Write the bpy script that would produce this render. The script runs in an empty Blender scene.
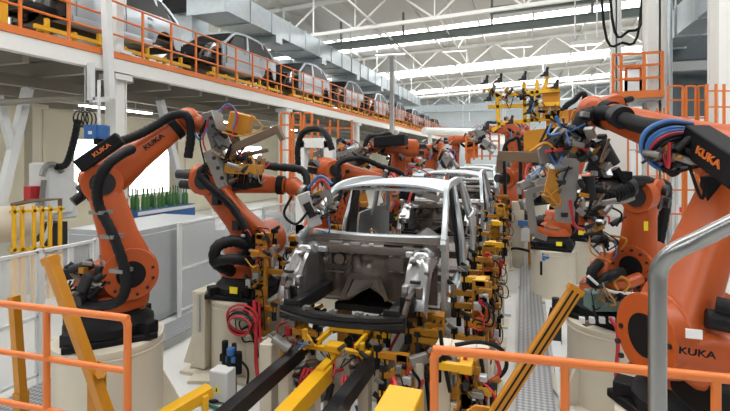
import bpy, bmesh, math, random
from mathutils import Vector as V, Matrix as M
random.seed(11)
SC = bpy.context.scene
COL = SC.collection
PI = math.pi
# ------------------------------------------------------------------ camera model (730x411)
F = 470.0
YAW = math.atan(159 / 470)
S_, C_ = math.sin(YAW), math.cos(YAW)
H = 2.6            # eye height
HZ = 157.0         # horizon row
def P(u, v, d):
    l = (u - 365) * d / F
    return V((l * C_ - d * S_, l * S_ + d * C_, H - (v - HZ) * d / F))
def G(u, v, z):
    return P(u, v, (H - z) * F / (v - HZ))
def YofU(u, X):                       # Y of the point on the line X=const seen in column u
    k = (u - 365) / F
    return X * (-C_ - S_ * k) / (S_ - C_ * k)
# ------------------------------------------------------------------ materials
MATS = {}
def mat(name, col, rough=0.5, metal=0.0, var=0.12, scale=6.0, bump=0.0, emit=0.0, alpha=1.0, spec=0.5):
    m = bpy.data.materials.new(name); m.use_nodes = True
    nt = m.node_tree; b = nt.nodes['Principled BSDF']
    b.inputs['Roughness'].default_value = rough
    b.inputs['Metallic'].default_value = metal
    b.inputs['Specular IOR Level'].default_value = spec
    c = (col[0], col[1], col[2], 1)
    b.inputs['Base Color'].default_value = c
    if var > 0:
        tc = nt.nodes.new('ShaderNodeTexCoord')
        nz = nt.nodes.new('ShaderNodeTexNoise'); nz.inputs['Scale'].default_value = scale
        nz.inputs['Detail'].default_value = 6
        nt.links.new(tc.outputs['Object'], nz.inputs['Vector'])
        mx = nt.nodes.new('ShaderNodeMix'); mx.data_type = 'RGBA'
        mx.inputs['A'].default_value = tuple(min(1, x * (1 - var)) for x in col) + (1,)
        mx.inputs['B'].default_value = tuple(min(1, x * (1 + var)) for x in col) + (1,)
        nt.links.new(nz.outputs['Fac'], mx.inputs['Factor'])
        nt.links.new(mx.outputs['Result'], b.inputs['Base Color'])
        if bump > 0:
            bp = nt.nodes.new('ShaderNodeBump'); bp.inputs['Strength'].default_value = bump
            bp.inputs['Distance'].default_value = 0.02
            nt.links.new(nz.outputs['Fac'], bp.inputs['Height'])
            nt.links.new(bp.outputs['Normal'], b.inputs['Normal'])
    if emit > 0:
        b.inputs['Emission Color'].default_value = c
        b.inputs['Emission Strength'].default_value = emit
    if alpha < 1:
        b.inputs['Alpha'].default_value = alpha
    MATS[name] = m
    return m
mat('orange', (0.40, 0.072, 0.012), 0.40, var=0.14, scale=4, spec=0.4)
mat('orange_bright', (0.62, 0.155, 0.025), 0.45, var=0.08)
mat('yellow', (0.70, 0.37, 0.008), 0.42, var=0.1)
mat('ochre', (0.38, 0.165, 0.008), 0.45, var=0.22, scale=9)
mat('amber', (0.46, 0.185, 0.006), 0.4, var=0.1)
mat('cream', (0.56, 0.51, 0.41), 0.5, var=0.06, scale=3)
mat('white_paint', (0.70, 0.70, 0.67), 0.5, var=0.05)
mat('grey_paint', (0.42, 0.43, 0.43), 0.5, var=0.08)
mat('grey_light', (0.60, 0.61, 0.61), 0.5, var=0.06)
mat('green_grey', (0.16, 0.19, 0.18), 0.5, var=0.08)
mat('black', (0.005, 0.005, 0.006), 0.55, var=0.2, spec=0.2)
mat('rubber', (0.006, 0.006, 0.007), 0.55, var=0.2, spec=0.22)
mat('charcoal', (0.016, 0.016, 0.018), 0.5, metal=0.1, var=0.2, spec=0.4)
mat('red', (0.45, 0.02, 0.03), 0.4, var=0.1)
mat('bluehose', (0.03, 0.13, 0.36), 0.4, var=0.1)
mat('bluebox', (0.025, 0.10, 0.30), 0.45, var=0.1)
mat('greenhose', (0.02, 0.10, 0.06), 0.5, var=0.1)
mat('teal_motor', (0.10, 0.17, 0.15), 0.5, var=0.2)
mat('brown_metal', (0.17, 0.115, 0.075), 0.45, metal=0.5, var=0.2)
mat('tool_grey', (0.24, 0.23, 0.215), 0.4, metal=0.5, var=0.2, scale=10)
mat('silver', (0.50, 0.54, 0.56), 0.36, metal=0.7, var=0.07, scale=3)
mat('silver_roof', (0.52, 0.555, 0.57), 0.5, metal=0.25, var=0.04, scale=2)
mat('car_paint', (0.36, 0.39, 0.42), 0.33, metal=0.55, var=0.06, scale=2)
mat('dark_steel', (0.125, 0.105, 0.09), 0.34, metal=0.7, var=0.35, scale=6, bump=0.15)
mat('bare_steel', (0.33, 0.33, 0.335), 0.30, metal=0.92, var=0.25, scale=7, bump=0.25)
mat('black_steel', (0.018, 0.018, 0.02), 0.35, metal=0.5, var=0.2)
mat('galvanized', (0.46, 0.51, 0.54), 0.36, metal=0.6, var=0.18, scale=5)
mat('chrome', (0.27, 0.27, 0.265), 0.30, metal=0.9, var=0.06, scale=12)
mat('concrete', (0.60, 0.60, 0.58), 0.30, var=0.10, scale=1.3)
mat('wall_white', (0.80, 0.80, 0.78), 0.7, var=0.04, scale=1)
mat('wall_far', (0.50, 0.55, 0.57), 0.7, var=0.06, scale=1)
mat('wall_cream', (0.86, 0.81, 0.64), 0.7, var=0.05, scale=1)
mat('roof_white', (0.56, 0.54, 0.50), 0.7, var=0.04, scale=1)
mat('shutter', (0.10, 0.125, 0.14), 0.4, var=0.15)
mat('panel_grey', (0.34, 0.36, 0.365), 0.45, var=0.06)
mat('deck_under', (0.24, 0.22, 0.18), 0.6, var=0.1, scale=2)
mat('skylight', (1.0, 1.0, 0.99), 0.5, var=0, emit=7.5)
mat('window_light', (1.0, 1.0, 0.98), 0.5, var=0, emit=4.5)
mat('lamp_white', (1.0, 1.0, 1.0), 0.5, var=0, emit=2.2)
mat('fill_light', (1.0, 0.97, 0.9), 0.5, var=0, emit=30.0)  # glow of the fill lamps added under the deck
mat('green_led', (0.05, 1.0, 0.4), 0.5, var=0, emit=2.0)
mat('pink_sign', (0.75, 0.03, 0.12), 0.5, var=0)
mat('sign_yellow', (0.85, 0.70, 0.02), 0.5, var=0)
mat('sign_white', (0.75, 0.75, 0.75), 0.5, var=0.05)
mat('bottle_green', (0.04, 0.13, 0.03), 0.4, var=0.2)
mat('plexi', (0.75, 0.78, 0.80), 0.12, var=0, alpha=0.30)
def checker_mat():
    m = bpy.data.materials.new('checker_plate'); m.use_nodes = True
    nt = m.node_tree; b = nt.nodes['Principled BSDF']
    b.inputs['Roughness'].default_value = 0.35; b.inputs['Metallic'].default_value = 0.6
    tc = nt.nodes.new('ShaderNodeTexCoord')
    mp = nt.nodes.new('ShaderNodeMapping'); mp.inputs['Rotation'].default_value = (0, 0, PI / 4)
    mp.inputs['Scale'].default_value = (24, 24, 24)
    ck = nt.nodes.new('ShaderNodeTexChecker'); ck.inputs['Scale'].default_value = 1
    ck.inputs['Color1'].default_value = (0.42, 0.43, 0.44, 1); ck.inputs['Color2'].default_value = (0.22, 0.23, 0.24, 1)
    nt.links.new(tc.outputs['Object'], mp.inputs['Vector']); nt.links.new(mp.outputs['Vector'], ck.inputs['Vector'])
    nt.links.new(ck.outputs['Color'], b.inputs['Base Color'])
    bp = nt.nodes.new('ShaderNodeBump'); bp.inputs['Strength'].default_value = 0.5; bp.inputs['Distance'].default_value = 0.004
    nt.links.new(ck.outputs['Fac'], bp.inputs['Height']); nt.links.new(bp.outputs['Normal'], b.inputs['Normal'])
    MATS['checker'] = m
checker_mat()
# ------------------------------------------------------------------ object helpers
ORG = {}
def tag(o, label=None, cat=None, group=None, kind=None):
    if label: o['label'] = label
    if cat: o['category'] = cat
    if group: o['group'] = group
    if kind: o['kind'] = kind
    return o
def thing(name, label, cat, loc=(0, 0, 0), group=None, kind=None):
    o = bpy.data.objects.new(name, None); COL.objects.link(o)
    o.location = loc; o.empty_display_size = 0.1
    ORG[o] = V(loc)
    return tag(o, label, cat, group, kind)
def basis(d, up=(0, 0, 1)):
    z = V(d).normalized(); u = V(up)
    if abs(z.dot(u.normalized())) > 0.98: u = V((0, 1, 0)) if abs(z.y) < 0.9 else V((1, 0, 0))
    x = u.cross(z).normalized(); y = z.cross(x)
    return x, y, z
def smooth(pts, k=5):
    pts = [V(p) for p in pts]
    if len(pts) < 3: return pts
    e = [pts[0] * 2 - pts[1]] + pts + [pts[-1] * 2 - pts[-2]]
    out = []
    for i in range(1, len(e) - 2):
        a, b, c, d = e[i - 1:i + 3]
        for j in range(k):
            t = j / k
            out.append(0.5 * ((2 * b) + (c - a) * t + (2 * a - 5 * b + 4 * c - d) * t * t + (3 * b - a - 3 * c + d) * t ** 3))
    return out + [pts[-1]]
class MB:
    def __init__(s, m='silver'):
        s.v = []; s.f = []; s.mi = []; s.mats = []; s.set(m)
    def set(s, m):
        if m not in s.mats: s.mats.append(m)
        s.cur = s.mats.index(m); return s
    def add(s, vs, fs):
        n = len(s.v); s.v += [V(x) for x in vs]
        for f in fs: s.f.append([n + i for i in f]); s.mi.append(s.cur)
        return s
    def obox(s, c, x, y, z):          # half-axis vectors
        c = V(c); vs = [c + x * i + y * j + z * k for k in (-1, 1) for j in (-1, 1) for i in (-1, 1)]
        return s.add(vs, [(0, 2, 3, 1), (4, 5, 7, 6), (0, 1, 5, 4), (2, 6, 7, 3), (0, 4, 6, 2), (1, 3, 7, 5)])
    def box(s, c, size, rz=0.0):
        a = V((math.cos(rz), math.sin(rz), 0)); b = V((-a.y, a.x, 0))
        return s.obox(c, a * size[0] / 2, b * size[1] / 2, V((0, 0, size[2] / 2)))
    def bx(s, x0, x1, y0, y1, z0, z1):
        return s.box(((x0 + x1) / 2, (y0 + y1) / 2, (z0 + z1) / 2), (x1 - x0, y1 - y0, z1 - z0))
    def beam(s, p0, p1, w, h=None, up=(0, 0, 1)):   # w across, h along up
        p0 = V(p0); p1 = V(p1); h = w if h is None else h
        x, y, z = basis(p1 - p0, up)
        return s.obox((p0 + p1) / 2, x * w / 2, y * h / 2, (p1 - p0) / 2)
    def loft(s, rings, cap=True, close=True):
        n = len(rings[0]); vs = [p for r in rings for p in r]; fs = []
        for i in range(len(rings) - 1):
            for j in range(n if close else n - 1):
                k = (j + 1) % n
                fs.append((i * n + j, i * n + k, (i + 1) * n + k, (i + 1) * n + j))
        if cap and close:
            fs.append(tuple(range(n))[::-1]); fs.append(tuple(range((len(rings) - 1) * n, len(rings) * n)))
        return s.add(vs, fs)
    def cyl(s, p0, p1, r0, r1=None, n=16):
        p0 = V(p0); p1 = V(p1); r1 = r0 if r1 is None else r1
        x, y, z = basis(p1 - p0)
        cs = [(math.cos(2 * PI * i / n), math.sin(2 * PI * i / n)) for i in range(n)]
        return s.loft([[p0 + (x * a + y * b) * r0 for a, b in cs], [p1 + (x * a + y * b) * r1 for a, b in cs]])
    def turn(s, p0, d, prof, n=20):   # lathe: prof = [(t, r)] along d
        p0 = V(p0); x, y, z = basis(d); L = V(d).length
        cs = [(math.cos(2 * PI * i / n), math.sin(2 * PI * i / n)) for i in range(n)]
        return s.loft([[p0 + z * (t * L) + (x * a + y * b) * r for a, b in cs] for t, r in prof])
    def tube(s, pts, r, n=8, k=5, rib=0.0, sm=True):
        pts = smooth(pts, k) if sm else [V(p) for p in pts]
        rings = []; up = V((0.13, 0.21, 1)); px = None
        for i, p in enumerate(pts):
            d = (pts[min(i + 1, len(pts) - 1)] - pts[max(i - 1, 0)])
            if d.length < 1e-6: d = V((0, 0, 1))
            d.normalize()
            if px is None: x, y, z = basis(d, up)
            else:
                x = (px - d * px.dot(d))
                if x.length < 1e-4: x = basis(d, up)[0]
                x.normalize(); y = d.cross(x)
            px = x
            rr = r * (1 + (rib if i % 2 else -rib))
            rings.append([p + (x * math.cos(2 * PI * j / n) + y * math.sin(2 * PI * j / n)) * rr for j in range(n)])
        return s.loft(rings)
    def sph(s, c, r, n=12, sc=(1, 1, 1)):
        c = V(c); rings = []
        for i in range(n // 2 + 1):
            a = PI * i / (n // 2); q = max(math.sin(a), 1e-3)
            rings.append([c + V((r * q * math.cos(2 * PI * j / n) * sc[0], r * q * math.sin(2 * PI * j / n) * sc[1], r * math.cos(a) * sc[2])) for j in range(n)])
        return s.loft(rings)
    def prism(s, poly, o, ex, ey, t):  # polygon (a,b) in plane ex,ey extruded by t along ex x ey, centred
        o = V(o); ex = V(ex).normalized(); ey = V(ey).normalized(); ez = ex.cross(ey)
        a = [o + ex * p + ey * q - ez * t / 2 for p, q in poly]; b = [p + ez * t for p in a]; n = len(poly)
        fs = [tuple(range(n))[::-1], tuple(range(n, 2 * n))] + [(i, (i + 1) % n, n + (i + 1) % n, n + i) for i in range(n)]
        return s.add(a + b, fs)
    def sheet(s, grid, off):           # grid of points, thickened by vector/func off
        a = grid; R = len(a); Cn = len(a[0])
        b = [[p + (off(p) if callable(off) else V(off)) for p in row] for row in a]
        vs = [p for r in a for p in r] + [p for r in b for p in r]; N = R * Cn; fs = []
        for i in range(R - 1):
            for j in range(Cn - 1):
                q = (i * Cn + j, i * Cn + j + 1, (i + 1) * Cn + j + 1, (i + 1) * Cn + j)
                fs.append(q); fs.append(tuple(N + k for k in q)[::-1])
        e = [i * Cn for i in range(R)], [i * Cn + Cn - 1 for i in range(R)], list(range(Cn)), [(R - 1) * Cn + j for j in range(Cn)]
        for L in e:
            for i in range(len(L) - 1): fs.append((L[i], L[i + 1], N + L[i + 1], N + L[i]))
        return s.add(vs, fs)
    def super(s, p0, p1, secs, side, e=3.0, n=20):   # lofted rounded link: secs=[(t, half_side, half_other)]
        p0 = V(p0); p1 = V(p1); z = (p1 - p0)
        x = V(side) - z * (V(side).dot(z) / z.length_squared); x.normalize(); y = z.normalized().cross(x)
        rings = []
        for t, a, b in secs:
            ring = []
            for j in range(n):
                th = 2 * PI * j / n; c, q = math.cos(th), math.sin(th)
                ring.append(p0 + z * t + x * (a * math.copysign(abs(c) ** (2 / e), c)) + y * (b * math.copysign(abs(q) ** (2 / e), q)))
            rings.append(ring)
        return s.loft(rings)
    def build(s, name, parent=None, bevel=0.0, ang=38, label=None):
        root = parent
        while root is not None and root.parent is not None: root = root.parent
        if root is not None: o0 = ORG[root]
        else:
            lo = V([min(p[i] for p in s.v) for i in range(3)]); hi = V([max(p[i] for p in s.v) for i in range(3)])
            o0 = V(((lo.x + hi.x) / 2, (lo.y + hi.y) / 2, lo.z))
        me = bpy.data.meshes.new(name)
        me.from_pydata([tuple(p - o0) for p in s.v], [], s.f)
        for m in s.mats: me.materials.append(MATS[m])
        me.polygons.foreach_set('material_index', s.mi)
        bm = bmesh.new(); bm.from_mesh(me); bmesh.ops.recalc_face_normals(bm, faces=bm.faces); bm.to_mesh(me); bm.free()
        me.polygons.foreach_set('use_smooth', [True] * len(me.polygons))
        me.set_sharp_from_angle(angle=math.radians(ang)); me.update()
        o = bpy.data.objects.new(name, me); COL.objects.link(o)
        if parent is not None: o.parent = parent
        else: o.location = o0; ORG[o] = o0
        if bevel > 0:
            b = o.modifiers.new('bevel', 'BEVEL'); b.width = bevel; b.segments = 2; b.limit_method = 'ANGLE'; b.angle_limit = math.radians(50)
        if label: o['label'] = label
        return o
def copy_tree(o, loc=None, label=None, parent=None, rz=None):
    c = o.copy(); COL.objects.link(c)
    if parent is not None: c.parent = parent
    if loc is not None: c.location = loc
    if rz is not None: c.rotation_euler = (0, 0, rz)
    if label: c['label'] = label
    for ch in list(o.children): copy_tree(ch, parent=c)
    return c
def single(mb, name, label, cat, group=None, kind=None, **k):
    return tag(mb.build(name, **k), label, cat, group, kind)
def struct(mb, name, label, **k):
    return tag(mb.build(name, **k), label, None, None, 'structure')
def text(body, size, origin, ex, ey, m, parent, name='lettering', depth=0.004, align='CENTER', label=None):
    cu = bpy.data.curves.new('t', 'FONT'); cu.body = body; cu.size = size; cu.extrude = depth; cu.align_x = align; cu.align_y = 'CENTER'
    cu.offset = size * 0.018
    o = bpy.data.objects.new('t', cu); COL.objects.link(o)
    dg = bpy.context.evaluated_depsgraph_get(); dg.update()
    me = bpy.data.meshes.new_from_object(o.evaluated_get(dg)); bpy.data.objects.remove(o)
    ex = V(ex).normalized(); ey = V(ey); ey = (ey - ex * ey.dot(ex)).normalized(); ez = ex.cross(ey); origin = V(origin)
    mb = MB(m)
    mb.add([origin + ex * q.co.x * 1.25 + ey * q.co.y + ez * q.co.z for q in me.vertices], [tuple(p.vertices) for p in me.polygons])
    bpy.data.meshes.remove(me)
    return mb.build(name, parent, label=label)
Z = V((0, 0, 1))
def PY(u, v, Y):
    k = (u - 365) / F
    return P(u, v, Y / (k * S_ + C_))
def PX(u, v, X):
    k = (u - 365) / F
    return P(u, v, X / (k * C_ - S_))
# ================================================================== SETTING
struct(MB('concrete').bx(-22, 14, -6, 64, -0.1, 0), 'floor', 'pale grey sealed concrete factory floor')
WL, WB, WR = -15.0, 62.0, 9.5
# left wall with bright window openings
win = [(-0.2, 27, 126, 150), (72, 104, 138, 186), (128, 180, 140, 200), (225, 262, 150, 186), (388, 402, 150, 162)]
ys = []
mb = MB('wall_cream')
for i, (u0, u1, v0, v1) in enumerate(win[1:]):
    a, b = PX(u0, v0, WL), PX(u1, v0, WL)
    ys.append((a.y, b.y, 1.0, 3.3))
y = 3.0
for a, b, z0, z1 in ys:
    mb.bx(WL - .2, WL, y, a, 0, 4.7); mb.bx(WL - .2, WL, a, b, 0, z0); mb.bx(WL - .2, WL, a, b, z1, 4.7); y = b
mb.bx(WL - .2, WL, y, WB, 0, 4.7)
struct(mb, 'wall_left', 'cream wall behind the bays under the mezzanine')
for i, (a, b, z0, z1) in enumerate(ys):
    w = thing('window_%d' % (i + 1), 'bright daylit window in the cream wall', None, (WL - .1, (a + b) / 2, z0), kind='structure')
    m = MB('white_paint'); t = .07
    m.bx(WL - .12, WL + .02, a, a + t, z0, z1).bx(WL - .12, WL + .02, b - t, b, z0, z1)
    m.bx(WL - .12, WL + .02, a, b, z0, z0 + t).bx(WL - .12, WL + .02, a, b, z1 - t, z1)
    n = max(1, int((b - a) / 1.6))
    for j in range(1, n): m.bx(WL - .1, WL, a + (b - a) * j / n - .03, a + (b - a) * j / n + .03, z0, z1)
    m.build('frame', w)
    MB('window_light').bx(WL - .15, WL - .13, a, b, z0, z1).build('pane', w)
struct(MB('wall_white').bx(-22.2, -22, 3, WB, 4.7, 10.5), 'wall_upper', 'pale wall above the mezzanine deck')
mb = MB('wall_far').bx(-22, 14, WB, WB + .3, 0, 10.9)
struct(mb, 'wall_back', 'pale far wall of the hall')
mb = MB('grey_light')
mb.bx(WR, WR + .2, 10, WB, 0, 10.9)
struct(mb, 'wall_right', 'light grey cladding wall on the right side')
SL = .045
def roofz(x): return 10.7 + SL * x
strips = [(-9.5, -6.0), (3.0, 6.4), (15.5, 18.5), (28.3, 32.0), (40.6, 44.2), (52.8, 56.0)]
mb = MB('roof_white'); y = -16.0
def roof_slab(m, y0, y1, x0=-22, x1=14, dz=0.0, t=.12):
    a = [V((x0, y0, roofz(x0) + dz)), V((x1, y0, roofz(x1) + dz))]; b = [V((x0, y1, roofz(x0) + dz)), V((x1, y1, roofz(x1) + dz))]
    m.sheet([a, b], (0, 0, t))
for a, b in strips:
    roof_slab(mb, y, a); y = b
roof_slab(mb, y, WB + .3)
struct(mb, 'ceiling', 'white sheet metal roof underside')
for i, (a, b) in enumerate(strips):
    m = MB('skylight'); roof_slab(m, a, b, dz=.14, t=.03)
    struct(m, 'window_%d' % (i + 10), 'long bright skylight strip across the roof')
for x in (-14.5, -11.5, -8.5, -5.5, -2.5, .5, 3.5, 6.5):
    struct(MB('roof_white').bx(x - .05, x + .05, -16, WB, roofz(x) - .2, roofz(x)), 'ceiling_purlin', 'slim white roof purlin running down the hall')
def truss(Y, label):
    m = MB('white_paint'); xs = [-19 + 1.9 * i for i in range(16)]
    zb = lambda x: 9.0 + SL * x
    zt = lambda x: 10.5 + SL * x
    m.beam((xs[0], Y, zb(xs[0])), (xs[-1], Y, zb(xs[-1])), .16, .16)
    m.beam((xs[0], Y, zt(xs[0])), (xs[-1], Y, zt(xs[-1])), .16, .16)
    for i, x in enumerate(xs):
        if i % 2 == 0: m.beam((x, Y, zb(x)), (x, Y, zt(x)), .06, .06, (0, 1, 0))
        if i < len(xs) - 1:
            q = xs[i + 1]
            if i % 2 == 0: m.beam((x, Y, zb(x)), (q, Y, zt(q)), .08, .08, (0, 1, 0))
            else: m.beam((x, Y, zt(x)), (q, Y, zb(q)), .08, .08, (0, 1, 0))
    struct(m, 'ceiling_truss', label)
for Y, l in ((21, 'nearest white lattice roof truss'), (33.5, 'second white lattice roof truss'), (46, 'third white lattice roof truss'), (58, 'farthest white lattice roof truss')):
    truss(Y, l)
def gusset_brace(Y0, Y1, X, label):       # longitudinal lattice between trusses
    m = MB('white_paint'); n = 4
    for i in range(n):
        a = Y0 + (Y1 - Y0) * i / n; b = Y0 + (Y1 - Y0) * (i + 1) / n; zb = 9.0 + SL * X; zt = 10.4 + SL * X
        m.beam((X, a, zb), (X, b, zt) if i % 2 == 0 else (X, b, zb), .05)
        m.beam((X, a, zt), (X, b, zb) if i % 2 else (X, b, zt), .05)
    m.beam((X, Y0, zb), (X, Y1, zb), .06)
    struct(m, 'ceiling_brace', label)
gusset_brace(21, 33.5, -3.6, 'lattice brace tying the first two trusses')
gusset_brace(33.5, 46, 1.5, 'lattice brace tying the far trusses')
gusset_brace(9, 21, 2.2, 'lattice brace above the right platform')
# crane beam
t = thing('crane_beam', 'dark grey green crane runway beam crossing under the roof', 'beam', (-5, 24, 9.2))
def ibeam(m, p0, p1, h=.36, w=.22):
    p0 = V(p0); p1 = V(p1)
    m.beam(p0, p1, .05, h); m.beam(p0 + Z * h / 2, p1 + Z * h / 2, w, .05); m.beam(p0 - Z * h / 2, p1 - Z * h / 2, w, .05)
m = MB('green_grey'); ibeam(m, (-14, 24, 8.55), (9, 24, 9.25)); m.build('lower_beam', t)
m = MB('green_grey'); ibeam(m, (-1.6, 24.3, 9.9), (9, 24.3, 10.2), .32); m.build('upper_beam', t)
for x in (-13, -9.5, -6, -1.5, 3.0, 7):
    MB('green_grey').beam((x, 24, 8.98 + .0304 * x), (x, 24, 10.45 + SL * x), .1).build('hanger', t)
# ------------------------------------------------------------------ mezzanine
EX, DZ = -8.2, 4.7
t = thing('mezzanine', 'long steel mezzanine deck with white edge beam and orange kick plate', 'mezzanine', (EX - 3, 4, DZ))
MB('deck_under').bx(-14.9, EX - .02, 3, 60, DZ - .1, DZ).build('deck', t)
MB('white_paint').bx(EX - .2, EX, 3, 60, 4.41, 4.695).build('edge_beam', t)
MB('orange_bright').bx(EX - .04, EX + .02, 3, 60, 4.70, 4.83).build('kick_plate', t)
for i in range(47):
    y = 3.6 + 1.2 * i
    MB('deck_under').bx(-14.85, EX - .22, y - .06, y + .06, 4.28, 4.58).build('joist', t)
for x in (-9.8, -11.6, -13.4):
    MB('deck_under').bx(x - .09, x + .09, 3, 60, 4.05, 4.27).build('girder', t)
# railing on the deck edge
t = thing('guard_railing', 'orange guard railing along the mezzanine edge', 'railing', (EX, 4, DZ + .12))
RX = EX - .03
yy = [3.02 + .917 * i for i in range(60)]
for y in yy:
    MB('orange_bright').bx(RX - .022, RX + .022, y - .022, y + .022, 4.83, 5.9).build('post', t)
for z in (5.9, 5.55, 5.2):
    MB('orange_bright').cyl((RX, 3, z), (RX, yy[-1], z), .024, n=8).build('rail', t)
# columns
def column(X, Y, z1, w, name, label, m='white_paint', cap=True):
    t = thing(name, label, 'column', (X, Y, 0))
    mb = MB(m); h = w / 2
    mb.bx(X - h, X + h, Y - h, Y - h + .03, .02, z1).bx(X - h, X + h, Y + h - .03, Y + h, .02, z1).bx(X - .02, X + .02, Y - h, Y + h, .02, z1)
    mb.bx(X - h + .02, X + h - .02, Y - h + .04, Y + h - .04, .02, z1)
    mb.build('shaft', t)
    MB(m).bx(X - h - .1, X + h + .1, Y - h - .1, Y + h + .1, 0, .03).build('base_plate', t)
    if cap: MB(m).bx(X - h - .08, X + h + .08, Y - h - .08, Y + h + .08, z1, z1 + .12).build('cap_plate', t)
    return t
cols = [(YofU(116, -8.45), 'tall white steel column behind the left foreground robot'), (YofU(284, -8.45), 'white mezzanine column beside the orange ladder cage'),
        (YofU(356, -8.45), 'white mezzanine column behind the working robots'), (31.5, 'far white mezzanine column left of the grey pole')]
for Y, l in cols: column(-8.45, Y, 4.27, .3, 'steel_column', l)
Yc = cols[0][0]
t = thing('upright_post', 'pale grey post rising from the deck beside the railing', 'post', (-8.42, Yc, 4.83))
MB('grey_light').bx(-8.55, -8.33, Yc - .1, Yc + .1, 4.83, 9).build('shaft', t); MB('grey_light').bx(-8.7, -8.16, Yc - .16, Yc + .16, 4.83, 4.9).build('base_plate', t)
column(-13, 9.5, 3.95, .32, 'steel_column', 'cream column far under the mezzanine by the bottle rack', 'cream')
column(-11.5, 13.5, 3.95, .4, 'steel_column', 'cream column near the welding gun stand', 'cream')
p = P(392, 150, 28); column(p.x, p.y, 8.5, .24, 'steel_column', 'slender grey column rising past the mezzanine railing', 'grey_paint')
p = PY(657, 90, 12.6); column(p.x, p.y, 10.6, .5, 'steel_column', 'broad white column behind the orange railing platform', 'white_paint', False)
p = PY(731, 90, 9.2); column(p.x, p.y, 10.6, .5, 'steel_column', 'broad white column at the right picture edge', 'white_paint', False)
p = PY(615.5, 80, 17.5); column(p.x, p.y, 10.6, .3, 'steel_column', 'narrow white column left of the railing platform', 'white_paint', False)
p = PY(666.5, 90, 12.3); single(MB('galvanized').cyl((p.x + .03, p.y - .1, 0), (p.x + .03, p.y - .1, 10.5), .05, n=10), 'downpipe', 'thin silver downpipe beside the broad white column', 'pipe')
# A-frame braces under mezzanine at far left
def brace(name, label, p0, p1, w=.22):
    m = MB('grey_light'); m.beam(p0, p1, w, w, (0, 1, 0)); single(m, name, label, 'brace')
t = thing('diagonal_brace', 'Y shaped pale brace at the far left edge under the deck', 'brace', V((PX(-3, 222, -9.2).x, PX(-3, 222, -9.2).y, 0)))
a, b = PX(-8, 240, -9.2), PX(24, 104, -9.2); k = a + (a - b) * (a.z / (b.z - a.z)); MB('grey_light').beam(k, b + (b - a) * .12, .15, .15, (0, 1, 0)).build('leg', t)
MB('grey_light').beam(PX(-2, 96, -9.2), PX(13, 152, -9.2), .12, .12, (0, 1, 0)).build('arm', t)
brace('diagonal_brace', 'slanting pale brace right of the bottle rack', PX(160, 100, -9.0), V((-9.0, PX(186, 218, -9.0).y + .4, 0)), .16)
t = thing('cable_tray', 'white tray bracket hanging under the deck by the tall column', 'bracket', PX(100, 100, -8.5))
a, b, c2, d2 = PX(91, 63, -8.05), PX(91, 100, -8.05), PX(110, 99, -8.05), PX(106, -2, -8.05)
MB('grey_light').beam(a, b, .1, .1, (0, 1, 0)).build('hanger', t); MB('grey_light').beam(b, c2, .1, .1).build('arm', t)
MB('grey_light').beam(c2, d2, .14, .14, (0, 1, 0)).build('riser', t)
m = MB('deck_under'); m.tube([PX(-5, 103, -8.9), PX(40, 100, -8.9), PX(92, 97, -8.9)], .06, sm=False); m.build('conduit', t)
for i, (x, y, l) in enumerate(((-10.7, 5.4, 'added linear lamp under the deck, nearest of four'), (-10.7, 10.2, 'added linear lamp under the deck, second of four'), (-10.7, 15.0, 'added linear lamp under the deck, third of four'), (-10.7, 19.8, 'added linear lamp under the deck, farthest of four'))):  # lamps added to brighten the wall and bays under the deck
    t = thing('deck_fill_lamp', l, 'lamp', (x, y, 3.9)); MB('white_paint').bx(x - .09, x + .09, y - 1.2, y + 1.2, 3.93, 4.0).build('housing', t)
    MB('fill_light').bx(x - .07, x + .07, y - 1.18, y + 1.18, 3.9, 3.93).build('diffuser', t); MB('white_paint').bx(x - .01, x + .01, y - .6, y - .58, 4.0, 4.28).build('rod', t); MB('white_paint').bx(x - .01, x + .01, y + .6, y + .62, 4.0, 4.28).build('rod', t)
# ducts above the mezzanine
def duct(name, label, x, z, w, h, y0, y1, m='galvanized'):
    t = thing(name, label, 'duct', (x, y0, z))
    MB(m).bx(x - w / 2, x + w / 2, y0, y1, z, z + h).build('body', t)
    y = y0 + .02
    while y < y1:
        MB(m).bx(x - w / 2 - .04, x + w / 2 + .04, y, y + .05, z - .04, z + h + .04).build('flange', t); y += 1.5
    for y in (y0 + .4, (y0 + y1) / 2, y1 - .4): MB('white_paint').cyl((x, y, z + h - .02), (x, y, roofz(x)), .02, n=8).build('rod', t)
    return t
t = duct('air_duct', 'wide galvanized air duct above the mezzanine cars', -10.1, 7.45, 1.5, .8, 13.2, 44)
for i, y in enumerate((16.5, 21, 26, 31, 36)):
    MB('galvanized').bx(-10.9, -9.3, y, y + .5, 7.15, 7.44).build('outlet', t)
for y in (15, 20, 25, 30, 35): MB('white_paint').beam((-9.3, y, 8.3), (-9.3, y, 10.2), .05, .05, (0, 1, 0)).build('hanger', t)
t = thing('duct_elbow', 'big galvanized duct elbow turning down to the mezzanine deck', 'duct', (-12.6, 15.2, 4.75))
MB('galvanized').bx(-13.1, -12.1, 15, 16, 4.75, 8.2).build('riser', t)
MB('charcoal').bx(-13.0, -10.9, 14.4, 15.6, 8.2, 9.2).build('fan_box', t)
for i, (u, Y) in enumerate(((276, 21.5), (333, 30))):
    t = thing('duct_riser', ('stout round silver duct between the mezzanine cars', 'farther round silver duct above the mezzanine cars')[i], 'duct', (-11.4, Y, 4.75))
    MB('silver_roof').cyl((-11.4, Y, 4.75), (-11.4, Y, 7.2), .55, n=24).build('pipe', t); MB('galvanized').cyl((-11.4, Y, 7.2), (-11.4, Y, 7.45), .68, n=24).build('collar', t)
duct('air_duct', 'second galvanized duct deeper over the mezzanine', -13.4, 7.3, 1.0, .7, 17, 50)
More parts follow.
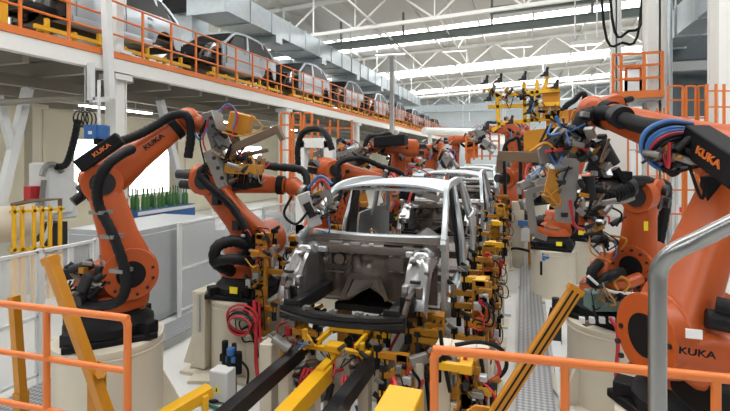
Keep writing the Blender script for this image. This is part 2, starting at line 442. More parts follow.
single(MB('white_paint').cyl((-6.6, 14, 8.8), (-6.6, 56, 8.8), .05, n=10), 'sprinkler_pipe', 'thin white pipe running high along the hall', 'pipe')
# cross ducts on the far wall
for i, (z, h, l) in enumerate(((6.0, .7, 'lower silver cross duct on the far wall'), (7.6, .8, 'middle silver cross duct on the far wall'), (3.9, .8, 'lowest white cross duct at the far end'))):
    t = thing('cross_duct', l, 'duct', (0, 55 - 3 * i, z)); x0 = -14 if i < 2 else -7.6; mm = 'galvanized' if i < 2 else 'white_paint'
    MB(mm).bx(x0, 6, 55 - 3 * i, 55.8 - 3 * i, z, z + h).build('body', t)
    for x in range(int(x0) + 1, 6, 2): MB(mm).bx(x, x + .08, 54.96 - 3 * i, 55.84 - 3 * i, z - .05, z + h + .05).build('flange', t)
    for x in (-6, -2, 2, 5): MB('white_paint').cyl((x, 55.4 - 3 * i, z + h - .02), (x, 55.4 - 3 * i, roofz(x)), .03, n=8).build('rod', t)
for i, (u, v, d) in enumerate(((395, 90, 42), (425, 85, 48), (448, 95, 40), (470, 90, 52), (505, 88, 46), (410, 75, 38))):
    a = P(u, v, d)
    single(MB('white_paint').cyl((a.x, a.y, a.z - .5), (a.x, a.y, 10.6 + SL * a.x), .04, n=8), 'hanger_rod',
           ('thin white rod left of the far ducts', 'thin white rod over the far cars', 'thin white rod over the middle of the line', 'thin white rod near the far wall', 'thin white rod behind the yellow frame gripper', 'thin white rod above the mezzanine end')[i], 'rod')
for i, (u, v, d) in enumerate(((575, 0, 12.5), (597, 8, 12))):
    a = P(u, 38, d)
    single(MB('white_paint').cyl(a, (a.x, a.y, roofz(a.x)), .02, n=8), 'lamp_rod', ('left white rod carrying the right hand lamp', 'right white rod carrying the right hand lamp')[i], 'rod')
# linear lamps
for i, (u0, v0, u1, v1, d, l) in enumerate(((443, 51, 466, 49.5, 27, 'white linear lamp under the second truss, left of two'), (503, 47.5, 532, 45.5, 27, 'white linear lamp under the second truss, right of two'),
        (571, 44, 601, 41.5, 12.4, 'white linear lamp on rods at upper right'), (375, 54, 405, 52.5, 27, 'white linear lamp above the grey column'))):
    a, b = P(u0, v0, d), P(u1, v1, d)
    t = thing('ceiling_lamp', l, 'lamp', a)
    MB('white_paint').beam(a, b, .16, .1).build('housing', t); MB('lamp_white').beam(a - Z * .06, b - Z * .06, .12, .02).build('diffuser', t)
    if d > 20:
        for q in (.2, .8):
            c = a.lerp(b, q); MB('white_paint').cyl(c + Z * .05, (c.x, c.y, roofz(c.x)), .012, n=6).build('rod', t)
# ------------------------------------------------------------------ right side: platform, cages, panels
t = thing('railing_platform', 'orange railed platform high on the right side', 'platform', PY(640, 96, 12))
Yp = 12.0
for u in (613, 621, 644, 662): MB('orange_bright').beam(PY(u, 94, Yp), PY(u, 55 - (u - 613) * .06, Yp), .06).build('post', t)
for v in (55, 67, 80): MB('orange_bright').beam(PY(612, v, Yp), PY(663, v - 3, Yp), .05).build('rail', t)
a, b = PY(611, 95.5, Yp), PY(664, 93.5, Yp); b.z = a.z
MB('orange_bright').beam(a, b, .1, .16).build('edge_beam', t)
m = MB('orange_bright')
for u0, u1, v0, v1 in ((626, 641, 68, 92), (626, 641, 80, 92)):
    m.beam(PY(u0, v0, Yp + .4), PY(u1, v0, Yp + .4), .06); m.beam(PY(u0, v0, Yp + .4), PY(u0, v1, Yp + .4), .06, .06, (0, 1, 0)); m.beam(PY(u1, v0, Yp + .4), PY(u1, v1, Yp + .4), .06, .06, (0, 1, 0))
m.build('gate', t)
m = MB('grey_paint'); m.bx(a.x, b.x, Yp, Yp + 1.6, a.z - .12, a.z - .02); m.build('deck', t)
for x in (a.x + .1, b.x - .7): MB('white_paint').bx(x, x + .14, Yp + 1.3, Yp + 1.44, 0, a.z - .12).build('leg', t)
t = thing('white_cabinet', 'white cabinet wall panel under the railed platform', 'cabinet', (a.x, Yp + .3, 0))
MB('white_paint').bx(a.x - .5, b.x - .62, Yp + .2, Yp + .7, 1.2, 4.0).build('body', t); MB('white_paint').bx(a.x - .45, b.x - .66, Yp + .25, Yp + .6, 0, 1.2).build('plinth', t)
def cage(name, label, Y, us, v0, v1, rails, w=.05, arch=True):
    t = thing(name, label, 'cage', PY(us[0], v1, Y))
    for i, u in enumerate(us): MB('orange_bright').beam(PY(u, v1, Y), PY(u, v0 + (3 if arch else 0), Y), w).build('post', t)
    for v in rails: MB('orange_bright').beam(PY(us[0], v, Y), PY(us[-1], v, Y), w * .7).build('rail', t)
    if arch:
        for i in range(0, len(us) - 1, 2):
            u0, u1 = us[i], us[i + 1]
            MB('orange_bright').tube([PY(u0, v0 + 4, Y), PY(u0 + .6, v0 + .8, Y), PY((u0 + u1) / 2, v0, Y), PY(u1 - .6, v0 + .8, Y), PY(u1, v0 + 4, Y)], w * .5).build('hoop', t)
    return t
cage('stair_cage', 'orange tubular stair gate with rounded tops below the platform', 9.8, [668, 683, 686, 696, 698, 706], 86, 226, [100, 118, 140, 165, 190, 214], .038)
cage('guard_cage', 'orange tubular guard at the right picture edge', 8.4, [707, 716, 724, 738], 84, 214, [91, 107, 125, 160, 200], .032, False)
cage('mesh_fence', 'orange lattice fence behind the right foreground forearm', 11.2, [628, 637, 648, 657, 664], 108, 292, [112, 126, 150, 176, 205, 235], .03, False)
t = thing('partition', 'pale panel partition behind the right robots', 'partition', (4.5, 13.6, 0), kind='structure')
MB('wall_white').bx(3.0, 9.4, 13.6, 13.75, 0, 3.6).build('panel', t)
m = MB('grey_light')
for x in (3.6, 4.6, 5.6, 6.6): m.bx(x - .03, x + .03, 13.56, 13.6, 0, 3.6)
m.build('batten', t)
a = PY(685.5, 210, 10.6)
t = thing('pink_sign', 'small crimson sign on the right lattice', 'sign', a)
MB('pink_sign').box(a, (.2, .02, .1)).build('plate', t); MB('sign_white').box(a + V((0, .02, 0)), (.3, .02, .2)).build('backing', t)
MB('grey_light').beam(a - Z * .1 + V((0, .03, 0)), (a.x, a.y + .03, 0), .04).build('post', t)
t = duct('air_duct', 'blue grey duct high between the right columns', 3.85, 5.6, .6, .7, 10.4, 15.0)
for i, (z, l) in enumerate(((4.9, 'lower grey crossbeam between the right columns'), (7.6, 'upper grey crossbeam between the right columns'))):
    single(MB('grey_paint').bx(3.25, 9.4, 14.6, 14.8, z, z + .25), 'cross_beam', l, 'beam')
t = thing('roller_shutter', 'dark glazed shutter wall between the right columns', 'shutter', (5.4, 15.2, 0.1))
m = MB('shutter')
m.bx(3.2, 9.4, 15.22, 15.3, 0, .2)
for i in range(-9, 16): m.bx(3.2, 9.4, 15.2 + .02 * (i % 2), 15.3 + .02 * (i % 2), 3.7 + .4 * i, 4.1 + .4 * i)
m.build('slats', t)
for i, (p0, p1, l) in enumerate((((612, 18, 12), (645, 5, 12), 'black cable loop sagging under the roof at right'), ((604, 26, 12.5), (640, 22, 12.5), 'lower black cable loop sagging at right'))):
    a, b = P(*p0), P(*p1); c = (a + b) / 2 - Z * .5
    single(MB('rubber').tube([V((a.x - .2, a.y, roofz(a.x))), a, c, b, V((b.x + .1, b.y, roofz(b.x)))], .035), 'cable_loop', l, 'cable')
# ================================================================== CAR BODIES
def hw(y, z):        # half width of the body
    x = .90 - .22 * max(0, (z - .78)) ** 1.4 - .05 * max(0, .55 - z)
    if y < .9: x -= .13 * ((.9 - y) / .9) ** 2
    if y > 3.5: x -= .12 * ((y - 3.5) / .8) ** 2
    return x
def side_panel(m, sg, y0, y1, zl, zt, ny=10, nz=7, t=.03):
    g = []
    for i in range(ny + 1):
        y = y0 + (y1 - y0) * i / ny; a = zl(y); b = zt(y)
        g.append([V((sg * hw(y, a + (b - a) * j / nz), y, a + (b - a) * j / nz)) for j in range(nz + 1)])
    m.sheet(g, (-sg * t, 0, 0))
def arch(yc, r, base=.3, zc=.33):
    return lambda y: max(base, zc + math.sqrt(max(0, r * r - (y - yc) ** 2)))
def belt(y): return 1.0 + .02 * (y - 1)
def car(label, loc, full=False, body='silver', roof='silver_roof', group=None, detail=True):
    r = thing('unfinished_car', label, 'car body', (0, 0, 0), group)
    # roof
    m = MB(roof); g = []
    for i in range(11):
        t = i / 10; y = 1.70 + 2.1 * t; w = .71 - .06 * t; row = []
        for j in range(13):
            q = -1 + j / 6; z = 1.565 + .05 * math.sin(PI * min(1, t * .9 + .12)) - .075 * abs(q) ** 2.6 - (.10 * (t - .8) if t > .8 else 0)
            row.append(V((q * w, y - .10 * q * q * (1 - t), z)))
        g.append(row)
    m.sheet(g, (0, 0, -.025)); m.build('roof_panel', r)
    for sg in (-1, 1):
        pt = lambda y, z, k=0: V((sg * (k if k else .6), y, z))
        m = MB(body)
        def bar(pts, w, h, side=(1, 0, 0)):
            pts = smooth(pts, 6); n = len(pts); rings = []
            for i, p in enumerate(pts):
                d = (pts[min(i + 1, n - 1)] - pts[max(i - 1, 0)]).normalized(); x = V(side); x = (x - d * x.dot(d)).normalized(); y = d.cross(x)
                ww = w[0] + (w[1] - w[0]) * i / (n - 1); hh = h[0] + (h[1] - h[0]) * i / (n - 1)
                rings.append([p + x * ww / 2 * math.copysign(abs(math.cos(2 * PI * k / 12 + .26)) ** .55, math.cos(2 * PI * k / 12 + .26)) + y * hh / 2 * math.copysign(abs(math.sin(2 * PI * k / 12 + .26)) ** .55, math.sin(2 * PI * k / 12 + .26)) for k in range(12)])
            m.loft(rings)
        # A pillar + roof rail + rear pillar in one sweep
        bar([(sg * .83, .80, .98), (sg * .80, 1.08, 1.10), (sg * .757, 1.46, 1.37), (sg * .715, 1.80, 1.535), (sg * .70, 2.5, 1.585), (sg * .67, 3.2, 1.57), (sg * .65, 3.75, 1.48), (sg * .71, 4.12, 1.18), (sg * .75, 4.24, .98)], (.065, .08), (.085, .10))
        bar([(sg * .705, 2.42, 1.55), (sg * .77, 2.36, 1.2), (sg * .82, 2.30, .9), (sg * .84, 2.32, .55), (sg * .84, 2.34, .3)], (.07, .09), (.11, .22))
        bar([(sg * .675, 3.42, 1.52), (sg * .735, 3.48, 1.2), (sg * .80, 3.52, .96)], (.06, .07), (.10, .2))
        m.build('side_frame', r)
        m = MB(body); m.super((sg * .83, .95, .30), (sg * .83, 3.15, .30), [(0, .06, .085), (.03, .07, .095), (.97, .07, .095), (1, .06, .085)], (1, 0, 0), 5)
        # hinge pillar
        m.sheet([[V((sg * .80, .86 + .05 * i, z)) for z in (.3, .5, .7, .9, 1.06)] for i in range(5)], (sg * .05, 0, 0))
        m.build('sill', r)
        m = MB(body); side_panel(m, sg, 2.98, 4.32, lambda y: arch(3.62, .37, .30)(y) + (.14 * max(0, (y - 4.05)) if y > 4.05 else 0), lambda y: belt(y) + .0, 16, 7); m.build('rear_quarter', r)
        if full:
            for y0, y1, n in ((1.03, 2.30, 'front_door'), (2.32, 3.28, 'rear_door')):
                m = MB(body); side_panel(m, sg, y0 + .01, y1 - .01, lambda y: max(.27, arch(3.62, .39, .27)(y)), belt, 10, 7, .05)
                d = m.build(n, r)
                MB(body).box((sg * (hw(y1 - .2, .9) + .012), y1 - .2, .90), (.03, .18, .035)).build('handle', d, bevel=.008)
            bm_ = MB('black'); bm_.box((sg * .5, 2.7, .97), (.02, 3.0, .04)); bm_.build('inner_trim', r)
    # floor, firewall
    m = MB('dark_steel'); g = []
    for i in range(9):
        y = .9 + 3.3 * i / 8
        g.append([V((x, y, .30 + .17 * math.exp(-(x / .17) ** 2) + (.18 if y > 3.0 else 0))) for x in [-.8 + .1 * k for k in range(17)]])
    m.sheet(g, (0, 0, .02)); m.build('floor_pan', r)
    m = MB('dark_steel'); N = 72; Mz = 22; g = []
    for j in range(Mz + 1):
        row = []
        for i in range(N + 1):
            x = -.76 + 1.52 * i / N; z0 = .36 + .27 * math.exp(-(x / .20) ** 4); z = z0 + (1.0 - z0) * j / Mz
            y = .86 - .10 * math.exp(-(x / .27) ** 4) * (1 - j / Mz) + .016 * max(-.6, min(.6, 1.6 * math.sin(x * 52))) * (1 if .3 < j / Mz < .68 and x < .12 else .15)
            for bx_, bz, br in ((-.30, .80, .10), (.34, .78, .13), (.0, .86, .08), (-.55, .72, .09)):
                y -= .035 * math.exp(-(((x - bx_) ** 2 + (z - bz) ** 2) / br ** 2) ** 3)
            row.append(V((x, y, z)))
        g.append(row)
    m.sheet(g, (0, .015, 0)); fw = m.build('firewall', r, ang=60)
    m = MB('dark_steel').beam((-.74, .83, .70), (.74, .83, .70), .03, .05)
    m.cyl((-.30, .85, .8), (-.30, .74, .8), .06); m.cyl((.34, .83, .78), (.34, .78, .78), .09); m.box((.34, .78, .78), (.16, .05, .14))
    m.beam((-.25, .74, .40), (-.16, .74, .62), .05); m.beam((.25, .74, .40), (.16, .74, .62), .05); m.beam((-.17, .74, .63), (.17, .74, .63), .05)
    m.build('bracket', fw)
    m = MB('bare_steel')
    for x in (-.56, -.50, -.44, -.22, -.16, -.10, -.04): m.beam((x, .838, .66), (x, .838, .84), .014, .02)
    m.beam((-.60, .838, .86), (.02, .838, .86), .012, .02); m.beam((-.60, .838, .64), (.02, .838, .64), .012, .02)
    for a, b in (((.26, .70), (.26, .86)), ((.42, .70), (.42, .86)), ((.26, .70), (.42, .70)), ((.26, .86), (.42, .86))): m.beam((a[0], .80, a[1]), (b[0], .80, b[1]), .012, .02, (0, 1, 0))
    m.build('stiffening_bead', fw)['kind'] = 'stuff'
    # cowl
    m = MB('dark_steel'); g = []
    for i in range(25):
        x = -.78 + 1.56 * i / 24; bow = .16 * (x / .8) ** 2
        g.append([V((x, .72 + bow, .90)), V((x, .74 + bow, .96)), V((x, .82 + bow, .97)), V((x, .88 + bow, 1.005)), V((x, .96 + bow, 1.03))])
    m.sheet(g, (0, 0, -.02)); cw = m.build('cowl_panel', r)
    m = MB('silver'); g = []
    for i in range(25):
        x = -.79 + 1.58 * i / 24; bow = .16 * (x / .8) ** 2
        g.append([V((x, .985 + bow, 1.03)), V((x, 1.0 + bow, 1.048)), V((x, 1.035 + bow, 1.052))])
    m.sheet(g, (0, 0, -.015)); m.build('windscreen_flange', cw)
    for x, w, mm in ((-.36, .16, 'bare_steel'), (-.12, .12, 'bare_steel'), (.06, .05, 'silver'), (.3, .2, 'black'), (.56, .1, 'black')): MB(mm).box((x, .775 + .16 * (x / .8) ** 2, .975), (w, .05, .02)).build('vent', cw)
    m = MB('bare_steel').beam((-.70, .80, .90), (.70, .80, .90), .02, .03)
    m.build('stiffener', cw)
    if detail:
        m = MB('dark_steel').cyl((-.72, 1.25, .92), (.72, 1.25, .92), .035); m.box((0, 1.25, .8), (.12, .1, .25)); m.box((-.35, 1.25, .86), (.1, .12, .18)); m.build('dash_beam', r)
        MB('dark_steel').beam((-.78, 2.9, .5), (.78, 2.9, .5), .2, .1).build('cross_member', r); MB('dark_steel').beam((-.78, 1.9, .4), (.78, 1.9, .4), .16, .08).build('cross_member', r)
        for sg in (-1, 1):
            MB('black_steel').sheet([[V((sg * (.66 + .16 * (1.5 - z) / 1.2), 2.36 + dy * (1.3 - .5 * (z - .3)), z)) for z in (.35, .6, .9, 1.2, 1.5)] for dy in (-.17, -.06, .06, .17)], (sg * .03, 0, 0)).build('inner_pillar', r)
    # aprons
    for sg in (-1, 1):
        m = MB('bare_steel'); g = []
        for i in range(33):
            t = i / 32; y = .20 + .68 * t; row = []
            arc = math.sin(min(1, t * 1.75) * PI / 2) ** .8
            for k in range(25):
                q = k / 24
                if q < .16: x = .78 - .03 * q / .16; z = .50 + .42 * arc - .07 * (1 - q / .16)
                elif q < .72:
                    p = (q - .16) / .56; x = .75 - .21 * p
                    z = .50 + .42 * arc + .035 * math.sin(p * PI) * arc + .012 * math.sin(t * 22) * math.sin(p * PI) - .03 * math.exp(-(((p - .6) / .14) ** 2 + ((t - .28) / .09) ** 2)) + .02 * math.exp(-(((p - .3) / .1) ** 2 + ((t - .38) / .2) ** 2))
                else:
                    p = (q - .72) / .28; x = .54 - .02 * p; z = (.50 + .42 * arc) * (1 - p) + .46 * p
                    x += .012 * math.sin(t * 18) * math.sin(p * PI)
                row.append(V((sg * x, y, z)))
            g.append(row)
        m.sheet(g, (0, .012, -.006)); ap = m.build('inner_fender', r, ang=55)
        MB('bare_steel').turn((sg * .645, .62, .93), (0, 0, .04), [(0, .105), (.7, .09), (1, .075)], 24).set('black').cyl((sg * .645, .62, .97), (sg * .645, .62, .973), .035).build('strut_tower', ap)
        for (x, y, z, sx, sy, sz, mm) in ((.70, .24, .66, .06, .06, .10, 'dark_steel'), (.60, .19, .56, .14, .03, .14, 'black_steel'), (.66, .26, .75, .10, .05, .03, 'black_steel'), (.60, .45, .90, .05, .12, .03, 'dark_steel'), (.56, .3, .66, .06, .12, .1, 'bare_steel'), (.74, .45, .80, .05, .16, .05, 'dark_steel'), (.5, .75, .9, .1, .06, .06, 'silver')):
            MB(mm).box((sg * x, y, z), (sx, sy, sz)).build('bracket', ap, bevel=.008)
        m = MB('black_steel').super((sg * .50, .02, .46), (sg * .48, 1.0, .46), [(0, .055, .07), (.6, .055, .075), (1, .06, .06)], (1, 0, 0), 6)
        m.box((sg * .50, .0, .46), (.15, .02, .18)); m.build('front_rail', r)
        MB('dark_steel').beam((sg * .62, .14, .60), (sg * .76, .80, .86), .05, .06).build('upper_rail', r)
        MB('dark_steel').super((sg * .57, .08, .40), (sg * .62, .14, .60), [(0, .025, .04), (1, .025, .03)], (1, 0, 0), 5).build('radiator_support', r)
    # bumper beam
    m = MB('black_steel'); rings = []
    for i in range(21):
        x = -.61 + 1.22 * i / 20; y = -.12 + .20 * (x / .72) ** 2; h = .05
        rings.append([V((x, y - .05, .45 - h)), V((x, y - .05, .45 - .015)), V((x, y - .035, .45)), V((x, y - .05, .45 + .015)), V((x, y - .05, .45 + h)), V((x, y + .03, .45 + h)), V((x, y + .03, .45 - h))])
    m.loft(rings); bb = m.build('bumper_beam', r, ang=25)
    m = MB('black_steel').beam((-.56, .10, .33), (.56, .10, .33), .04, .03); m.beam((-.6, .02, .36), (-.6, .02, .5), .05); m.beam((.6, .02, .36), (.6, .02, .5), .05); m.build('lower_crossmember', r)
    m = MB('tool_grey')
    for x in (-.3, -.02, .22): m.box((x, -.1 + .2 * (x / .72) ** 2, 0.515), (.07, .05, .03)); m.cyl((x, -.12, 0.51), (x, -.12, 0.545), .012)
    m.build('clip', bb)
    # roof bows and rear frame
    MB('silver').beam((-.70, 1.82, 1.50), (.70, 1.82, 1.50), .10, .03).build('roof_bow', r); MB('silver').beam((-.67, 2.7, 1.54), (.67, 2.7, 1.54), .08, .03).build('roof_bow', r); MB('silver').beam((-.63, 3.72, 1.44), (.63, 3.72, 1.44), .12, .04).build('roof_bow', r)
    m = MB('dark_steel').super((-.76, 4.28, .42), (.76, 4.28, .42), [(0, .10, .03), (1, .10, .03)], Z, 6); m.build('rear_panel', r)
    if full:
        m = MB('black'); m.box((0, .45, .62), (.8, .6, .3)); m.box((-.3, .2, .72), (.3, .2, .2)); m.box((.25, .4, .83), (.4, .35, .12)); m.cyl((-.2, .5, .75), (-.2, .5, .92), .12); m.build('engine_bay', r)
        m = MB('black').bx(-.72, .72, 1.1, 4.1, .55, .94); m.build('cabin_shade_block', r)  # black block paints in the dark inside of the empty cabin
        m = MB('charcoal').sheet([[V((x, 1.06 + .62 * t, 1.07 + .46 * t)) for x in (-.76 + .09 * t, 0, .76 - .09 * t)] for t in (0, .5, 1)], (0, .01, 0)); m.build('windscreen', r)  # no glass here: dark sheet paints the shade in the windscreen opening
        for sg in (-1, 1):
            m = MB('charcoal').sheet([[V((sg * (.82 - .125 * t), 1.25 + .55 * t if e == 0 else (3.95 - .3 * t), 1.0 + .53 * t)) for e in (0, 1)] for t in (0, .5, 1)], (-sg * .01, 0, 0)); m.build('side_window_shade', r)  # dark sheets paint the shade in the unglazed side openings
    r.location = loc; ORG[r] = V(loc)
    return r
CX = -1.62
car('bare silver car body nearest to the camera, roof over its open dark front', (CX, 4.05, .68))
c1 = [o for o in bpy.data.objects if o.name == 'unfinished_car'][0]
for i, l in enumerate(('second silver car body on the line, right behind the nearest one', 'third silver car body on the line, roof peeking past the second', 'fourth silver car body, far down the line')):
    copy_tree(c1, (CX, 4.05 + 4.75 * (i + 1), .68), l)
# mezzanine cars
MX, PITCH = -9.75, 5.25
names = ['nearest grey car body on the mezzanine, cut by the left column', 'second grey car body on the mezzanine, bonnet open beside the column', 'third silver car body on the mezzanine from the left',
         'fourth silver car body on the mezzanine from the left', 'fifth silver car body on the mezzanine from the left', 'sixth silver car body on the mezzanine, small in the distance',
         'seventh silver car body on the mezzanine, small in the distance', 'eighth silver car body near the mezzanine end', 'ninth silver car body at the mezzanine end']
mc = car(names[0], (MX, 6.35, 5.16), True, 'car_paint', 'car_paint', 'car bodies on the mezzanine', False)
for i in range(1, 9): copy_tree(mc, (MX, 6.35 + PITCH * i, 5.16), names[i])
def skid(label, loc):
    r = thing('car_skid', label, 'skid', (0, 0, 0), 'yellow skids on the mezzanine')
    m = MB('yellow'); m.bx(-.62, -.5, .1, 4.5, .16, .28); m.bx(.5, .62, .1, 4.5, .16, .28)
    for y in (.4, 1.6, 3.0, 4.2): m.bx(-.86, .86, y - .05, y + .05, .18, .27)
    m.build('frame', r)
    for y in (.4, 1.0, 1.6, 2.3, 3.0, 3.6, 4.2):
        for sg in (-1, 1): MB('yellow').bx(*sorted((sg * .82, sg * .90)), y - .035, y + .035, .06, .50 if y in (1.0, 2.3, 3.6) else .62).bx(*sorted((sg * .62, sg * .90)), y - .04, y + .04, .40, .47).build('support_post', r)
    for sg in (-1, 1): MB('yellow').bx(*sorted((sg * .90, sg * .96)), .1, 4.5, .36, .44).build('side_rail', r)
    MB('silver_roof').bx(.3, .78, .7, 2.0, .30, .40).build('tray', r)
    MB('grey_light').bx(-.95, .95, .0, 4.6, .005, .06).build('roller_bed', r)
    r.location = loc; ORG[r] = V(loc); return r
sn = ['nearest', 'second', 'third', 'fourth', 'fifth', 'sixth', 'seventh', 'eighth', 'ninth']
sk = skid('yellow skid under the nearest mezzanine car body', (MX, 6.35, DZ))
for i in range(1, 9): copy_tree(sk, (MX, 6.35 + PITCH * i, DZ), 'yellow skid under the %s mezzanine car body from the left' % sn[i])
# a few yellow uprights/boxes between the railing and the cars
for i, (y, h, l) in enumerate(((5.4, .8, 'yellow transfer box at the left end of the mezzanine'),)):
    single(MB('yellow').bx(-9.9, -8.7, y - .8, y + .5, DZ, DZ + h), 'transfer_box', l, 'box', bevel=.02)
# ================================================================== ROBOTS
def robot(label, base, sh, el, wr, tip, side=1, s=1.0, hose=True, box=None, body='orange', group=None, cat='robot', armpt=False, motors=True, rear=.30):
    base, sh, el, wr, tip = V(base), V(sh), V(el), V(wr), V(tip)
    r = thing('industrial_robot', label, cat, base, group)
    f = wr - base; f.z = 0; f.normalize(); sv = f.cross(Z) * side
    if armpt: sh = sh - sv * .17 * s; el = el - sv * .17 * s
    m = MB('black'); m.box(base + Z * .03, (.78 * s, .78 * s, .06), math.atan2(f.y, f.x)); m.turn(base + Z * .06, Z * .24 * s, [(0, .40 * s), (.35, .40 * s), (.6, .33 * s), (1, .31 * s)])
    for q in (0, 1, 2, 3):
        a = math.atan2(f.y, f.x) + PI / 4 + q * PI / 2; e = V((math.cos(a), math.sin(a), 0)); m.box(base + e * .40 * s + Z * .09, (.2 * s, .16 * s, .12 * s), a)
    b = m.build('base', r, bevel=.012)
    MB('sign_yellow').box(base + V((.08, -.425 * s, .16 * s)), (.11 * s, .012, .08 * s)).build('warning_sticker', b)
    m = MB(body); t0 = base + Z * .28 * s
    m.turn(t0, Z * .16 * s, [(0, .35 * s), (.5, .36 * s), (1, .32 * s)])
    m.super(t0 + Z * .1 * s, sh, [(0, .26 * s, .36 * s), (.4, .22 * s, .33 * s), (.8, .15 * s, .28 * s), (1.0, .12 * s, .22 * s)], sv)
    m.cyl(sh - sv * .20 * s, sh + sv * .20 * s, .25 * s, n=24)
    tt = m.build('turntable', r, bevel=.01)
    MB('charcoal').turn(sh - sv * .19 * s, -sv * .31 * s, [(0, .13 * s), (.5, .13 * s), (.52, .10 * s), (1, .10 * s)], 16).build('motor', tt)
    off = sv * .17 * s
    a0, a1 = sh + off, el + off
    ld = (a1 - a0).normalized(); lp = ld.cross(sv).normalized()
    m = MB(body); m.super(a0 - ld * .16 * s, a1 + ld * .12 * s, [(0, .06 * s, .12 * s), (.04, .10 * s, .22 * s), (.18, .115 * s, .23 * s), (.45, .11 * s, .17 * s), (.8, .10 * s, .15 * s), (.95, .09 * s, .15 * s), (1, .05 * s, .09 * s)], sv, 4)
    m.cyl(a0 - sv * .06 * s, a0 + sv * .13 * s, .24 * s, n=24); m.cyl(a1 - sv * .04 * s, a1 + sv * .115 * s, .18 * s, n=24)
    la = m.build('link_arm', r, bevel=.008)
    MB('black').cyl(a0 + sv * .12 * s, a0 + sv * .138 * s, .125 * s, n=24).build('bearing_cover', la)
    bo = MB('charcoal')
    for q in range(12): e = lp * math.cos(q * PI / 6) + ld * math.sin(q * PI / 6); bo.cyl(a0 + e * .19 * s + sv * .12 * s, a0 + e * .19 * s + sv * .142 * s, .016 * s, n=6)
    bo.build('bolt', la)
    MB('charcoal').cyl(a1 + sv * .1 * s, a1 + sv * .13 * s, .11 * s, n=20).build('bearing_cover', la)
    fd = (wr - el).normalized()
    m = MB(body); m.super(el - fd * rear * s, wr - fd * .1 * s, [(0, .14 * s, .15 * s), (.06, .19 * s, .2 * s), (.3, .18 * s, .19 * s), (.5, .14 * s, .15 * s), (.9, .105 * s, .11 * s), (1, .09 * s, .1 * s)], sv, 2.6)
    fa = m.build('forearm', r)
    up = sv.cross(fd).normalized()
    for q, w in ((-.09, .05), (.09, .05), (0, -.09)): MB('charcoal').cyl(el - fd * (rear - .01) * s + sv * q * s + up * w * s, el - fd * (rear + (.18 if motors else .05)) * s + sv * q * s + up * w * s, .06 * s, n=12).build('motor', fa)
    MB('black').cyl(wr - fd * .2 * s, wr - fd * .12 * s, .125 * s, .12 * s, 20).build('collar', fa)
    m = MB(body); m.sph(wr, .125 * s, 14); wd = (tip - wr).normalized(); m.cyl(wr, wr + wd * .17 * s, .105 * s, .09 * s, 18)
    w = m.build('wrist', r); MB('tool_grey').cyl(wr + wd * .17 * s, wr + wd * .22 * s, .10 * s, n=18).build('flange', w)
    if hose:
        o2 = sv * .34 * s
        pts = [sh - f * .3 * s + o2 * .8 + Z * -.25 * s, sh + o2 * 1.1 + lp * .02, sh.lerp(el, .5) + o2 + lp * .12 * s, el + o2 * 1.05 + up * .1 * s, el.lerp(wr, .35) + o2 * .6 + up * .30 * s, el.lerp(wr, .75) + o2 * .3 + up * .24 * s, wr + up * .2 * s + fd * .12 * s, wr + wd * .25 * s]
        MB('rubber').tube(pts, .05 * s, 10, 8, .08).build('cable_hose', r)
        for q in (.3, .7): c = sh.lerp(el, q) + sv * .3 * s; MB('charcoal').box(c, (.09 * s, .09 * s, .12 * s)).build('hose_clamp', r)
    return r, f, sv, fd, up
def weld_gun(r, wr, tip, s=1.0, arm='brown_metal', open_dir=None, gap=.35):
    wr, tip = V(wr), V(tip); d = (tip - wr).normalized(); o = V(open_dir) if open_dir else Z
    x = d.cross(o).normalized(); o = x.cross(d)
    g = MB('tool_grey').obox(wr.lerp(tip, .35), d * .2 * s, x * .10 * s, o * .14 * s).build('welding_gun', r, bevel=.008)
    m = MB('silver').cyl(wr.lerp(tip, .3) + o * .18 * s, wr.lerp(tip, .75) + o * .2 * s, .055 * s); m.build('cylinder', g)
    m = MB(arm)
    c = wr.lerp(tip, .5)
    for sg in (1, -1):
        m.beam(c + o * sg * .12 * s, tip + o * sg * (gap * .5) * s + d * .25 * s, .07 * s, .11 * s, o); m.beam(tip + o * sg * gap * .5 * s + d * .22 * s, tip + o * sg * .05 * s + d * .27 * s, .05 * s, .06 * s, x)
    m.build('gun_arm', g)
    m = MB('black').obox(wr.lerp(tip, .2) - o * .2 * s, d * .14 * s, x * .1 * s, o * .08 * s); m.build('transformer', g)
    m = MB('red').tube([wr + o * .2 * s, wr + o * .35 * s + x * .1 * s + d * .1, tip + o * .25 * s, tip + o * .1 * s], .012 * s); m.build('hose', g)
    m = MB('bluehose').tube([wr + o * .15 * s, wr + o * .3 * s - x * .12 * s + d * .1, tip + o * .15 * s + x * .05, tip], .012 * s); m.build('hose', g)
    return g
